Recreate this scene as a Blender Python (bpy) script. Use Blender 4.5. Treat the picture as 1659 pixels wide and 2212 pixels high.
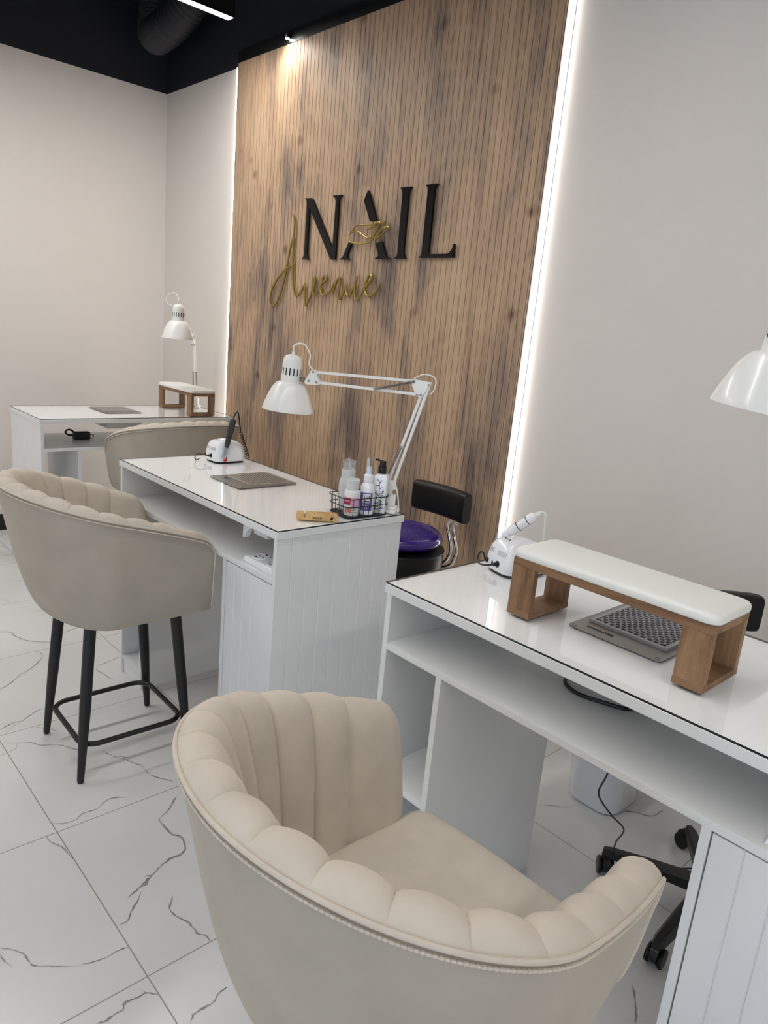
import bpy, math, random
from math import sin, cos, pi, radians, sqrt
from mathutils import Vector, Matrix
random.seed(7)
scene = bpy.context.scene
COL = scene.collection
for o in list(bpy.data.objects):
    bpy.data.objects.remove(o)

# ---------------------------------------------------------------- camera
CAM = Vector((4.9122, -2.3538, 1.4681))
cd = bpy.data.cameras.new('camera')
cam = bpy.data.objects.new('camera', cd)
COL.objects.link(cam)
R = Matrix(((0.66741677, -0.24000241, 0.70494943), (0.73918991, 0.09873047, -0.66622111), (0.09029468, 0.96573865, 0.24330173)))
cam.matrix_world = Matrix.Translation(CAM) @ R.to_4x4()
cd.sensor_fit = 'VERTICAL'; cd.sensor_height = 36.0; cd.lens = 25.3084
cd.clip_start = 0.02
scene.camera = cam

# ---------------------------------------------------------------- light and exposure
scene.view_settings.view_transform = 'Standard'
scene.view_settings.look = 'None'
scene.view_settings.gamma = 1.0
scene.view_settings.use_curve_mapping = False
scene.view_settings.exposure = 1.38
BAR_STRENGTH = 34.0
LED_STRENGTH = 5.0
world = bpy.data.worlds.new('world'); scene.world = world; world.use_nodes = True
world.node_tree.nodes['Background'].inputs[0].default_value = (0.62, 0.74, 1.0, 1)
world.node_tree.nodes['Background'].inputs[1].default_value = 0.25

def area_light(name, loc, rot, sx, sy, power, color):
    l = bpy.data.lights.new(name, 'AREA'); l.shape = 'RECTANGLE'; l.size = sx; l.size_y = sy
    l.energy = power; l.color = color
    o = bpy.data.objects.new(name, l); COL.objects.link(o); o.location = loc; o.rotation_euler = rot
    return o
# daylight entering by the shop window in the wall behind the camera
area_light('daylight', (5.75, -5.13, 1.3), (radians(90), 0, 0), 2.7, 2.1, 12, (0.62, 0.78, 1.0))

def spot(name, loc, target, power, size, color, blend=0.6, r=0.02):
    l = bpy.data.lights.new(name, 'SPOT'); l.energy = power; l.spot_size = radians(size); l.spot_blend = blend
    l.color = color; l.shadow_soft_size = r
    o = bpy.data.objects.new(name, l); COL.objects.link(o); o.location = loc
    o.rotation_euler = (Vector(target)-Vector(loc)).to_track_quat('-Z', 'Y').to_euler()
    return o

# ---------------------------------------------------------------- materials
def lin(c):
    return tuple(((v/255)/12.92 if v/255 <= 0.04045 else ((v/255+0.055)/1.055)**2.4) for v in c)
def mat(name, rgb, rough=0.5, metal=0.0, bump=0.0, bscale=200.0, coat=0.0, sheen=0.0, var=0.0, vscale=8.0, emit=0.0, spec=None, sub=0.0, alpha=None):
    m = bpy.data.materials.new(name); m.use_nodes = True
    nt = m.node_tree; b = nt.nodes['Principled BSDF']
    c = (*lin(rgb), 1)
    b.inputs['Base Color'].default_value = c
    b.inputs['Roughness'].default_value = rough; b.inputs['Metallic'].default_value = metal
    b.inputs['Coat Weight'].default_value = coat; b.inputs['Coat Roughness'].default_value = 0.06
    if spec is not None: b.inputs['Specular IOR Level'].default_value = spec
    if sheen: b.inputs['Sheen Weight'].default_value = sheen; b.inputs['Sheen Roughness'].default_value = 0.45; b.inputs['Sheen Tint'].default_value = (*[min(1, v*1.35) for v in c[:3]], 1)
    if emit: b.inputs['Emission Color'].default_value = c; b.inputs['Emission Strength'].default_value = emit
    tc = nt.nodes.new('ShaderNodeTexCoord')
    if bump:
        n = nt.nodes.new('ShaderNodeTexNoise'); n.inputs['Scale'].default_value = bscale; n.inputs['Detail'].default_value = 4
        bp = nt.nodes.new('ShaderNodeBump'); bp.inputs['Strength'].default_value = bump; bp.inputs['Distance'].default_value = 0.002
        nt.links.new(tc.outputs['Object'], n.inputs['Vector']); nt.links.new(n.outputs[0], bp.inputs['Height']); nt.links.new(bp.outputs[0], b.inputs['Normal'])
    if var:
        n = nt.nodes.new('ShaderNodeTexNoise'); n.inputs['Scale'].default_value = vscale; n.inputs['Detail'].default_value = 5
        r = nt.nodes.new('ShaderNodeValToRGB')
        r.color_ramp.elements[0].position = 0.3; r.color_ramp.elements[1].position = 0.7
        r.color_ramp.elements[0].color = (*[v*(1-var) for v in c[:3]], 1); r.color_ramp.elements[1].color = (*[min(1, v*(1+var)) for v in c[:3]], 1)
        nt.links.new(tc.outputs['Object'], n.inputs['Vector']); nt.links.new(n.outputs[0], r.inputs[0]); nt.links.new(r.outputs[0], b.inputs['Base Color'])
    return m
def clear_mat(name, tint, gloss_rough=0.02, diffuse=0.0, dcol=(255, 255, 255), ior=1.45):
    # thin clear or frosted sheet: see-through, with a surface reflection and some milkiness
    m = bpy.data.materials.new(name); m.use_nodes = True; nt = m.node_tree; nt.nodes.clear()
    out = nt.nodes.new('ShaderNodeOutputMaterial'); tr = nt.nodes.new('ShaderNodeBsdfTransparent'); tr.inputs[0].default_value = (*lin(tint), 1)
    gl = nt.nodes.new('ShaderNodeBsdfGlossy'); gl.inputs['Roughness'].default_value = gloss_rough; gl.inputs['Color'].default_value = (1, 1, 1, 1)
    fr = nt.nodes.new('ShaderNodeFresnel'); fr.inputs[0].default_value = ior
    df = nt.nodes.new('ShaderNodeBsdfDiffuse'); df.inputs[0].default_value = (*lin(dcol), 1)
    m1 = nt.nodes.new('ShaderNodeMixShader'); m1.inputs[0].default_value = diffuse
    m2 = nt.nodes.new('ShaderNodeMixShader')
    nt.links.new(tr.outputs[0], m1.inputs[1]); nt.links.new(df.outputs[0], m1.inputs[2])
    ge = nt.nodes.new('ShaderNodeNewGeometry'); mu = nt.nodes.new('ShaderNodeMath'); mu.operation = 'MULTIPLY'; iv = nt.nodes.new('ShaderNodeMath'); iv.operation = 'SUBTRACT'; iv.inputs[0].default_value = 1.0
    nt.links.new(ge.outputs['Backfacing'], iv.inputs[1]); nt.links.new(iv.outputs[0], mu.inputs[0]); nt.links.new(fr.outputs[0], mu.inputs[1])
    nt.links.new(mu.outputs[0], m2.inputs[0]); nt.links.new(m1.outputs[0], m2.inputs[1]); nt.links.new(gl.outputs[0], m2.inputs[2])
    nt.links.new(m2.outputs[0], out.inputs[0])
    return m
def nd(nt, t, **kw):
    n = nt.nodes.new(t)
    for k, v in kw.items():
        if k.startswith('i'): n.inputs[int(k[1:])].default_value = v
        else: setattr(n, k, v)
    return n
def math_n(nt, op, a, b=None):
    n = nt.nodes.new('ShaderNodeMath'); n.operation = op
    for i, v in enumerate((a, b)):
        if v is None: continue
        if isinstance(v, (int, float)): n.inputs[i].default_value = v
        else: nt.links.new(v, n.inputs[i])
    return n.outputs[0]
def ramp(nt, src, stops):
    r = nt.nodes.new('ShaderNodeValToRGB'); e = r.color_ramp.elements
    while len(e) < len(stops): e.new(0.5)
    for k, (p, c) in enumerate(stops):
        e[k].position = p; e[k].color = (*lin(c), 1)
    nt.links.new(src, r.inputs[0]); return r.outputs[0]
def mapping(nt, src, scale, loc=(0, 0, 0)):
    m = nt.nodes.new('ShaderNodeMapping'); m.inputs['Scale'].default_value = scale; m.inputs['Location'].default_value = loc
    nt.links.new(src, m.inputs[0]); return m.outputs[0]
def noise(nt, vec, scale, detail=3.0, rough=0.5, dist=0.0):
    n = nt.nodes.new('ShaderNodeTexNoise'); n.inputs['Scale'].default_value = scale; n.inputs['Detail'].default_value = detail
    n.inputs['Roughness'].default_value = rough; n.inputs['Distortion'].default_value = dist
    nt.links.new(vec, n.inputs['Vector']); return n.outputs[0]
def mixc(nt, fac, a, b, blend='MIX'):
    n = nt.nodes.new('ShaderNodeMix'); n.data_type = 'RGBA'; n.blend_type = blend
    if isinstance(fac, (int, float)): n.inputs[0].default_value = fac
    else: nt.links.new(fac, n.inputs[0])
    for i, v in ((6, a), (7, b)):
        if isinstance(v, tuple): n.inputs[i].default_value = (*lin(v), 1)
        else: nt.links.new(v, n.inputs[i])
    return n.outputs[2]
def wood_mat(name, stops, sx, sz, knots=True, pitch=None, rough=0.55, axis='z'):
    m = bpy.data.materials.new(name); m.use_nodes = True; nt = m.node_tree; b = nt.nodes['Principled BSDF']
    tc = nt.nodes.new('ShaderNodeTexCoord'); v = tc.outputs['Object']
    def sc(a, l): return {'z': (a, a, l), 'x': (l, a, a), 'y': (a, l, a)}[axis]
    n1 = noise(nt, mapping(nt, v, sc(sx, sz)), 1.0, 4, 0.62, 0.6)
    n2 = noise(nt, mapping(nt, v, sc(sx*14, sz*3.2)), 1.0, 5, 0.65, 0.25)
    f = math_n(nt, 'ADD', math_n(nt, 'MULTIPLY', n1, 0.78), math_n(nt, 'MULTIPLY', n2, 0.22))
    c = ramp(nt, f, stops)
    n3 = noise(nt, mapping(nt, v, sc(sx*40, sz*9)), 1.0, 3, 0.6, 0.2)
    c = mixc(nt, 0.4, c, ramp(nt, n3, [(0.35, (196, 190, 184)), (0.6, (255, 255, 255))]), 'MULTIPLY')
    if knots:
        vo = nt.nodes.new('ShaderNodeTexVoronoi'); vo.inputs['Scale'].default_value = 1.0
        nt.links.new(mapping(nt, v, sc(sx*1.1, sz*4.5), (3.1, 0, 1.7)), vo.inputs['Vector'])
        k = ramp(nt, math_n(nt, 'ADD', vo.outputs['Distance'], math_n(nt, 'MULTIPLY', n2, 0.16)), [(0.09, (104, 84, 70)), (0.15, (196, 184, 174)), (0.24, (255, 255, 255))])
        c = mixc(nt, 0.85, c, k, 'MULTIPLY')
    if pitch:
        sep = nt.nodes.new('ShaderNodeSeparateXYZ'); nt.links.new(v, sep.inputs[0])
        wn = nt.nodes.new('ShaderNodeTexWhiteNoise'); wn.noise_dimensions = '1D'
        nt.links.new(math_n(nt, 'FLOOR', math_n(nt, 'DIVIDE', sep.outputs[0], pitch)), wn.inputs['W'])
        c = mixc(nt, 0.3, c, ramp(nt, wn.outputs[0], [(0.0, (226, 222, 219)), (1.0, (255, 255, 255))]), 'MULTIPLY')
    nt.links.new(c, b.inputs['Base Color']); b.inputs['Roughness'].default_value = rough
    bp = nt.nodes.new('ShaderNodeBump'); bp.inputs['Strength'].default_value = 0.25; bp.inputs['Distance'].default_value = 0.001
    nt.links.new(n3, bp.inputs['Height']); nt.links.new(bp.outputs[0], b.inputs['Normal'])
    return m
def emit_mat(name, rgb, strength):
    m = bpy.data.materials.new(name); m.use_nodes = True; nt = m.node_tree; nt.nodes.clear()
    o = nt.nodes.new('ShaderNodeOutputMaterial'); e = nt.nodes.new('ShaderNodeEmission')
    e.inputs[0].default_value = (*lin(rgb), 1); e.inputs[1].default_value = strength; nt.links.new(e.outputs[0], o.inputs[0]); return m

M = {}
M['wall'] = mat('wall_paint', (221, 215, 209), 0.75, bump=0.12, bscale=260)
M['navy'] = mat('navy_paint', (17, 21, 33), 0.7, bump=0.1, bscale=120)
M['black'] = mat('black_metal', (13, 14, 16), 0.42)
M['blackp'] = mat('black_plastic', (17, 17, 19), 0.35)
M['leather'] = mat('black_leather', (11, 11, 12), 0.4, bump=0.08, bscale=420, spec=0.35)
M['lam'] = mat('white_laminate', (226, 228, 228), 0.32)
M['lamtop'] = mat('white_laminate_lit_top', (249, 251, 252), 0.3)  # overhead light put into the colour: lighter laminate for the desk tops
M['white'] = mat('white_enamel', (232, 232, 228), 0.28, coat=0.25)
M['plastic'] = mat('white_plastic', (236, 238, 242), 0.22, coat=0.5)
M['dullp'] = mat('matt_white_plastic', (226, 226, 226), 0.5)
M['cushion'] = mat('white_leatherette', (233, 234, 229), 0.5, bump=0.08, bscale=350)
M['chrome'] = mat('chrome', (200, 202, 205), 0.12, metal=1.0)
M['steel'] = mat('brushed_steel', (150, 146, 141), 0.34, metal=0.9, bump=0.1, bscale=500)
M['steel3'] = mat('grille_steel', (196, 192, 186), 0.3, metal=0.7)
M['steel2'] = mat('pale_steel', (178, 178, 182), 0.4, metal=0.55)
M['dark'] = mat('dark_gap', (14, 14, 15), 0.8)
M['grey'] = mat('grey_groove', (168, 172, 174), 0.6)
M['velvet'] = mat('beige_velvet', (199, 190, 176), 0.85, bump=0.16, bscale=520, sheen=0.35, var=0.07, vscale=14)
M['velvet2'] = mat('beige_velvet_shaded', (171, 163, 150), 0.85, bump=0.14, bscale=520, sheen=0.3, var=0.07, vscale=9)  # same velvet, with the outer shell's shade put into a darker colour
M['purple'] = mat('purple_vinyl', (52, 22, 122), 0.25, coat=0.4)
M['gold'] = mat('gold_acrylic', (160, 138, 74), 0.34, metal=0.6)
M['signblack'] = mat('gloss_black_acrylic', (6, 7, 9), 0.2, spec=0.25)
M['red'] = mat('red_sticker', (196, 24, 34), 0.4)
M['darkgrip'] = mat('charcoal_rubber', (44, 46, 50), 0.5)
M['bamboo'] = wood_mat('bamboo', [(0.3, (186, 146, 88)), (0.5, (214, 178, 116)), (0.7, (228, 196, 138))], 30, 4, knots=False, axis='x')
M['oak'] = wood_mat('oak_board', [(0.32, (92, 66, 44)), (0.48, (138, 104, 74)), (0.62, (160, 126, 92))], 14, 2.6, knots=False, axis='z')
M['oakh'] = wood_mat('oak_board_along', [(0.32, (92, 66, 44)), (0.48, (138, 104, 74)), (0.62, (160, 126, 92))], 14, 2.6, knots=False, axis='x')
M['panel'] = wood_mat('printed_wood_panel', [(0.36, (120, 104, 94)), (0.43, (158, 136, 118)), (0.50, (189, 160, 131)), (0.60, (203, 173, 142)), (0.7, (211, 185, 156))], 4.6, 1.1, pitch=0.0315)
M['glass'] = clear_mat('clear_glass', (255, 255, 255), 0.01, ior=1.52)
M['glassedge'] = mat('dark_glass_edge', (24, 34, 36), 0.15)
M['clear'] = clear_mat('clear_plastic', (236, 240, 244), 0.08, 0.18)
M['frost'] = clear_mat('frosted_plastic', (226, 230, 232), 0.25, 0.62, (236, 238, 238))
M['bar'] = emit_mat('lit_diffuser', (255, 252, 248), BAR_STRENGTH)
M['bar2'] = emit_mat('lit_diffuser_dimmed', (255, 252, 248), BAR_STRENGTH*0.6)
M['bar3'] = emit_mat('lit_diffuser_low', (255, 252, 248), BAR_STRENGTH)
M['led'] = emit_mat('lit_led_profile', (255, 246, 238), LED_STRENGTH)
M['lampspot'] = emit_mat('lit_downlight', (255, 250, 240), 25)

def floor_mat():
    m = bpy.data.materials.new('marble_tile'); m.use_nodes = True; nt = m.node_tree; b = nt.nodes['Principled BSDF']
    tc = nt.nodes.new('ShaderNodeTexCoord'); v = tc.outputs['Object']
    sep = nt.nodes.new('ShaderNodeSeparateXYZ'); nt.links.new(v, sep.inputs[0])
    def line(src, off, s):
        f = math_n(nt, 'FRACT', math_n(nt, 'ADD', math_n(nt, 'DIVIDE', math_n(nt, 'SUBTRACT', src, off), s), 100.5))
        return math_n(nt, 'LESS_THAN', math_n(nt, 'ABSOLUTE', math_n(nt, 'SUBTRACT', f, 0.5)), 0.0016/s)
    g = math_n(nt, 'MAXIMUM', line(sep.outputs[0], 3.6517, 0.5931), line(sep.outputs[1], -1.7643, 0.5982))
    c = ramp(nt, noise(nt, v, 1.6, 4, 0.6), [(0.3, (208, 209, 208)), (0.7, (219, 219, 218))])
    c = mixc(nt, g, c, (150, 143, 136))
    nt.links.new(c, b.inputs['Base Color'])
    nt.links.new(math_n(nt, 'ADD', math_n(nt, 'MULTIPLY', g, 0.4), 0.27), b.inputs['Roughness'])
    return m
M['floor'] = floor_mat()
M['vein'] = mat('grey_vein', (158, 156, 153), 0.3, var=0.35, vscale=40)
M['veindark'] = mat('dark_vein', (98, 96, 94), 0.3, var=0.25, vscale=60)

# ---------------------------------------------------------------- mesh builder
class MB:
    def __init__(s): s.v = []; s.f = []; s.m = []; s.cur = 0
    def add(s, vs, fs):
        k = len(s.v); s.v += [tuple(p) for p in vs]
        for f in fs: s.f.append([k+i for i in f]); s.m.append(s.cur)
        return s
    def box(s, x0, x1, y0, y1, z0, z1):
        return s.add([(x0, y0, z0), (x1, y0, z0), (x1, y1, z0), (x0, y1, z0), (x0, y0, z1), (x1, y0, z1), (x1, y1, z1), (x0, y1, z1)],
                     [(0, 3, 2, 1), (4, 5, 6, 7), (0, 1, 5, 4), (1, 2, 6, 5), (2, 3, 7, 6), (3, 0, 4, 7)])
    def frustum(s, b, t):   # b, t: (x0,x1,y0,y1,z)
        return s.add([(b[0], b[2], b[4]), (b[1], b[2], b[4]), (b[1], b[3], b[4]), (b[0], b[3], b[4]), (t[0], t[2], t[4]), (t[1], t[2], t[4]), (t[1], t[3], t[4]), (t[0], t[3], t[4])],
                     [(0, 3, 2, 1), (4, 5, 6, 7), (0, 1, 5, 4), (1, 2, 6, 5), (2, 3, 7, 6), (3, 0, 4, 7)])
    def grid(s, P, closeu=False, closev=False):
        nu = len(P); nv = len(P[0]); vs = [p for r in P for p in r]; fs = []
        for i in range(nu if closeu else nu-1):
            for j in range(nv if closev else nv-1):
                a = i*nv+j; b = ((i+1) % nu)*nv+j; c = ((i+1) % nu)*nv+(j+1) % nv; d = i*nv+(j+1) % nv
                fs.append((a, b, c, d))
        return s.add(vs, fs)
    def tube(s, pts, r, n=8, closed=False, cap=True, flat=None):
        pts = [Vector(p) for p in pts]; N = len(pts)
        rs = r if isinstance(r, (list, tuple)) else [r]*N
        up = None; rings = []
        for i in range(N):
            a = pts[(i-1) % N] if (closed or i > 0) else pts[i]; b = pts[(i+1) % N] if (closed or i < N-1) else pts[i]
            t = (b-a).normalized()
            if up is None:
                up = Vector((0, 0, 1)) if abs(t.z) < 0.9 else Vector((1, 0, 0))
            u = (up - t*up.dot(t))
            if u.length < 1e-6: u = t.orthogonal()
            u.normalize(); w = t.cross(u); up = u
            fw = flat or 1.0
            rings.append([pts[i]+u*(rs[i]*cos(2*pi*k/n)*fw)+w*(rs[i]*sin(2*pi*k/n)) for k in range(n)])
        s.grid(rings, closeu=closed, closev=True)
        if cap and not closed:
            s.add(rings[0], [tuple(range(n))]); s.add(rings[-1], [tuple(reversed(range(n)))])
        return s
    def cyl(s, p0, p1, r0, r1=None, n=20): return s.tube([p0, p1], [r0, r0 if r1 is None else r1], n)
    def lathe(s, prof, org=(0, 0, 0), axis=(0, 0, 1), n=32, sx=1.0, sy=1.0):
        ax = Vector(axis).normalized(); q = Vector((0, 0, 1)).rotation_difference(ax); o = Vector(org)
        P = [[o+q @ Vector((r*cos(2*pi*k/n)*sx, r*sin(2*pi*k/n)*sy, z)) for k in range(n)] for r, z in prof]
        s.grid([list(reversed(r)) for r in P], closev=True)
        if prof[0][0] > 1e-5: s.add(P[0], [tuple(reversed(range(n)))])
        if prof[-1][0] > 1e-5: s.add(P[-1], [tuple(range(n))])
        return s
    def prism(s, poly, y0, y1):    # poly in (x,z), extruded along y
        n = len(poly); return s.add([(x, y0, z) for x, z in poly]+[(x, y1, z) for x, z in poly],
            [tuple(range(n)), tuple(reversed(range(n, 2*n)))]+[(i, i+n, (i+1) % n+n, (i+1) % n) for i in range(n)])
    def slab(s, poly, z0, z1):     # poly in (x,y), extruded along z
        n = len(poly); return s.add([(x, y, z0) for x, y in poly]+[(x, y, z1) for x, y in poly],
            [tuple(reversed(range(n))), tuple(range(n, 2*n))]+[(i, (i+1) % n, (i+1) % n+n, i+n) for i in range(n)])
    def xf(s, mtx):
        s.v = [tuple(mtx @ Vector(p)) for p in s.v]; return s
    def build(s, name, mats, parent=None, off=None, bevel=0.0, seg=2, smooth=True, angle=35, subd=0):
        me = bpy.data.meshes.new(name)
        o3 = Vector(off) if off is not None else (OFF.get(parent.name, Vector((0, 0, 0))) if parent else Vector((0, 0, 0)))
        me.from_pydata([tuple(Vector(p)-o3) for p in s.v], [], s.f)
        for mt in (mats if isinstance(mats, (list, tuple)) else [mats]): me.materials.append(mt)
        for p, k in zip(me.polygons, s.m): p.material_index = k
        me.validate(); me.update()
        import bmesh
        bm = bmesh.new(); bm.from_mesh(me); bmesh.ops.recalc_face_normals(bm, faces=bm.faces); bm.to_mesh(me); bm.free()
        if smooth:
            for p in me.polygons: p.use_smooth = True
            me.set_sharp_from_angle(angle=radians(angle))
        ob = bpy.data.objects.new(name, me); COL.objects.link(ob)
        if parent: ob.parent = parent; OFF[ob.name] = o3
        elif off is not None: ob.location = off
        if bevel:
            b = ob.modifiers.new('bevel', 'BEVEL'); b.width = bevel; b.segments = seg; b.limit_method = 'ANGLE'; b.angle_limit = radians(40); b.harden_normals = False
        if subd:
            b = ob.modifiers.new('subd', 'SUBSURF'); b.levels = subd; b.render_levels = subd
        return ob
OFF = {}
def tag(o, label=None, cat=None, group=None, kind=None):
    if label: o['label'] = label
    if cat: o['category'] = cat
    if group: o['group'] = group
    if kind: o['kind'] = kind
    return o
def thing(name, label, cat, loc, group=None, world=True, rot=0.0):
    o = bpy.data.objects.new(name, None); COL.objects.link(o); o.location = loc; o.rotation_euler = (0, 0, rot)
    o.empty_display_size = 0.05
    tag(o, label, cat, group)
    if world: OFF[o.name] = Vector(loc)
    return o
def copy_tree(src, parent=None):
    c = src.copy(); COL.objects.link(c); c.parent = parent
    for ch in list(src.children): copy_tree(ch, c)
    return c
def text_mb(body, size, mtx, depth=0.0005):
    cu = bpy.data.curves.new('lettering', 'FONT'); cu.body = body; cu.size = size; cu.extrude = depth; cu.align_x = 'CENTER'; cu.align_y = 'CENTER'; cu.resolution_u = 2
    o = bpy.data.objects.new('lettering', cu); COL.objects.link(o)
    bpy.context.view_layer.update()
    me = bpy.data.meshes.new_from_object(o.evaluated_get(bpy.context.evaluated_depsgraph_get()))
    mb = MB(); mb.add([tuple(mtx @ v.co) for v in me.vertices], [tuple(p.vertices) for p in me.polygons])
    bpy.data.objects.remove(o); bpy.data.curves.remove(cu); bpy.data.meshes.remove(me)
    return mb
def frame(o, x, y, z=None):     # 4x4 from origin, x axis, y axis
    x = Vector(x).normalized(); y = Vector(y); z = x.cross(y).normalized() if z is None else Vector(z); y = z.cross(x)
    m = Matrix((x, y, z)).transposed().to_4x4(); m.translation = Vector(o); return m
def cr_spline(pts, sub=6, closed=False):
    P = [Vector(p) for p in pts]; out = []
    N = len(P)
    for i in range(N if closed else N-1):
        if closed: a, b, c, d = P[(i-1) % N], P[i], P[(i+1) % N], P[(i+2) % N]
        else: a, b, c, d = P[max(i-1, 0)], P[i], P[i+1], P[min(i+2, N-1)]
        for k in range(sub):
            t = k/sub
            out.append(0.5*((2*b)+(c-a)*t+(2*a-5*b+4*c-d)*t*t+(3*b-a-3*c+d)*t**3))
    if not closed: out.append(P[-1])
    return out

# traced outlines, metres
D_N=[[(1.65,2.087),(1.71,2.085),(1.716,2.081),(1.911,1.835),(1.912,2.035),(1.91,2.062),(1.902,2.075),(1.888,2.082),(1.889,2.085),(1.958,2.083),(1.957,2.079),(1.941,2.072),(1.936,2.062),(1.938,1.786),(1.902,1.786),(1.697,2.039),(1.698,1.822),(1.701,1.807),(1.711,1.797),(1.721,1.792),(1.721,1.788),(1.655,1.789),(1.656,1.792),(1.667,1.798),(1.673,1.809),(1.674,1.83),(1.673,2.055),(1.671,2.071),(1.665,2.08)]]
D_A=[[(2.15,2.091),(2.157,2.084),(2.227,1.955),(2.181,1.953),(2.126,2.047)],[(2.035,1.865),(2.057,1.858),(2.03,1.808),(2.031,1.799),(2.04,1.792),(2.05,1.789),(2.049,1.785),(1.972,1.786),(1.972,1.79),(1.985,1.792),(1.997,1.799),(2.007,1.815)],[(2.231,1.855),(2.275,1.864),(2.307,1.808),(2.318,1.797),(2.338,1.79),(2.338,1.786),(2.238,1.787),(2.238,1.791),(2.253,1.795),(2.258,1.802),(2.255,1.812)]]
D_I=[[(2.369,2.085),(2.443,2.085),(2.443,2.081),(2.432,2.075),(2.427,2.06),(2.426,1.825),(2.428,1.81),(2.435,1.796),(2.444,1.791),(2.444,1.786),(2.371,1.787),(2.371,1.791),(2.383,1.796),(2.389,1.806),(2.389,1.825),(2.387,2.063),(2.384,2.072),(2.377,2.08)]]
D_L=[[(2.526,2.086),(2.601,2.086),(2.601,2.082),(2.589,2.075),(2.584,2.062),(2.585,1.804),(2.694,1.804),(2.708,1.809),(2.721,1.824),(2.727,1.844),(2.733,1.842),(2.735,1.788),(2.527,1.79),(2.527,1.793),(2.539,1.797),(2.545,1.81),(2.546,1.823),(2.545,2.058),(2.542,2.072),(2.534,2.081)]]
D_script=[[(1.549,2.018),(1.564,1.995),(1.57,1.96),(1.571,1.918),(1.558,1.878),(1.54,1.828),(1.527,1.772),(1.511,1.715),(1.491,1.652),(1.459,1.588),(1.425,1.552),(1.393,1.546),(1.379,1.567),(1.38,1.607),(1.403,1.651),(1.448,1.696),(1.502,1.733),(1.552,1.754),(1.59,1.766)],[(1.571,1.928),(1.572,1.873),(1.576,1.817),(1.578,1.766),(1.583,1.715),(1.589,1.664),(1.6,1.628),(1.616,1.607),(1.641,1.608),(1.67,1.63),(1.69,1.656),(1.701,1.674)],[(1.701,1.673),(1.7,1.632),(1.705,1.587),(1.713,1.558),(1.736,1.58),(1.756,1.614),(1.769,1.647),(1.771,1.675),(1.776,1.697),(1.786,1.695),(1.783,1.673),(1.775,1.645),(1.774,1.625),(1.787,1.615),(1.805,1.626),(1.827,1.649),(1.841,1.668),(1.86,1.679),(1.88,1.693),(1.873,1.706),(1.855,1.703),(1.84,1.673),(1.837,1.641),(1.848,1.622),(1.868,1.614),(1.899,1.626),(1.924,1.645),(1.943,1.675)],[(1.938,1.623),(1.95,1.656),(1.961,1.678),(1.976,1.698),(1.99,1.697),(1.99,1.676),(1.985,1.638),(1.988,1.599),(2.012,1.618),(2.031,1.645),(2.046,1.679)],[(2.046,1.679),(2.043,1.655),(2.048,1.632),(2.065,1.617),(2.084,1.633),(2.102,1.662),(2.113,1.688),(2.119,1.71)],[(2.112,1.68),(2.11,1.646),(2.116,1.615),(2.128,1.6),(2.153,1.619),(2.178,1.65),(2.204,1.674),(2.225,1.694),(2.231,1.709),(2.214,1.716),(2.196,1.699),(2.186,1.668),(2.187,1.643),(2.202,1.625),(2.223,1.621),(2.253,1.632),(2.274,1.652),(2.294,1.679)]]
D_hand=[[(2.006,1.894),(2.031,1.878),(2.063,1.865),(2.097,1.858),(2.139,1.855),(2.173,1.857),(2.201,1.862),(2.214,1.874),(2.221,1.891),(2.23,1.913),(2.239,1.93)],[(2.044,1.896),(2.063,1.911),(2.074,1.923),(2.09,1.934),(2.114,1.939),(2.153,1.937),(2.189,1.937),(2.212,1.941),(2.237,1.948)],[(2.058,1.905),(2.08,1.911),(2.107,1.911),(2.134,1.9),(2.165,1.885),(2.185,1.879),(2.201,1.881),(2.212,1.885)],[(2.173,1.916),(2.193,1.921),(2.211,1.932),(2.224,1.942)],[(2.199,1.917),(2.216,1.929),(2.238,1.942),(2.265,1.944),(2.256,1.929),(2.239,1.915),(2.223,1.879)],[(2.219,1.868),(2.234,1.897),(2.252,1.925),(2.27,1.94),(2.299,1.946),(2.292,1.934),(2.278,1.918),(2.26,1.899),(2.231,1.87)],[(2.236,1.87),(2.256,1.893),(2.276,1.913),(2.294,1.922),(2.33,1.922),(2.317,1.913),(2.288,1.893),(2.258,1.878),(2.234,1.867)],[(2.279,1.913),(2.296,1.918),(2.31,1.919)]]
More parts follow.
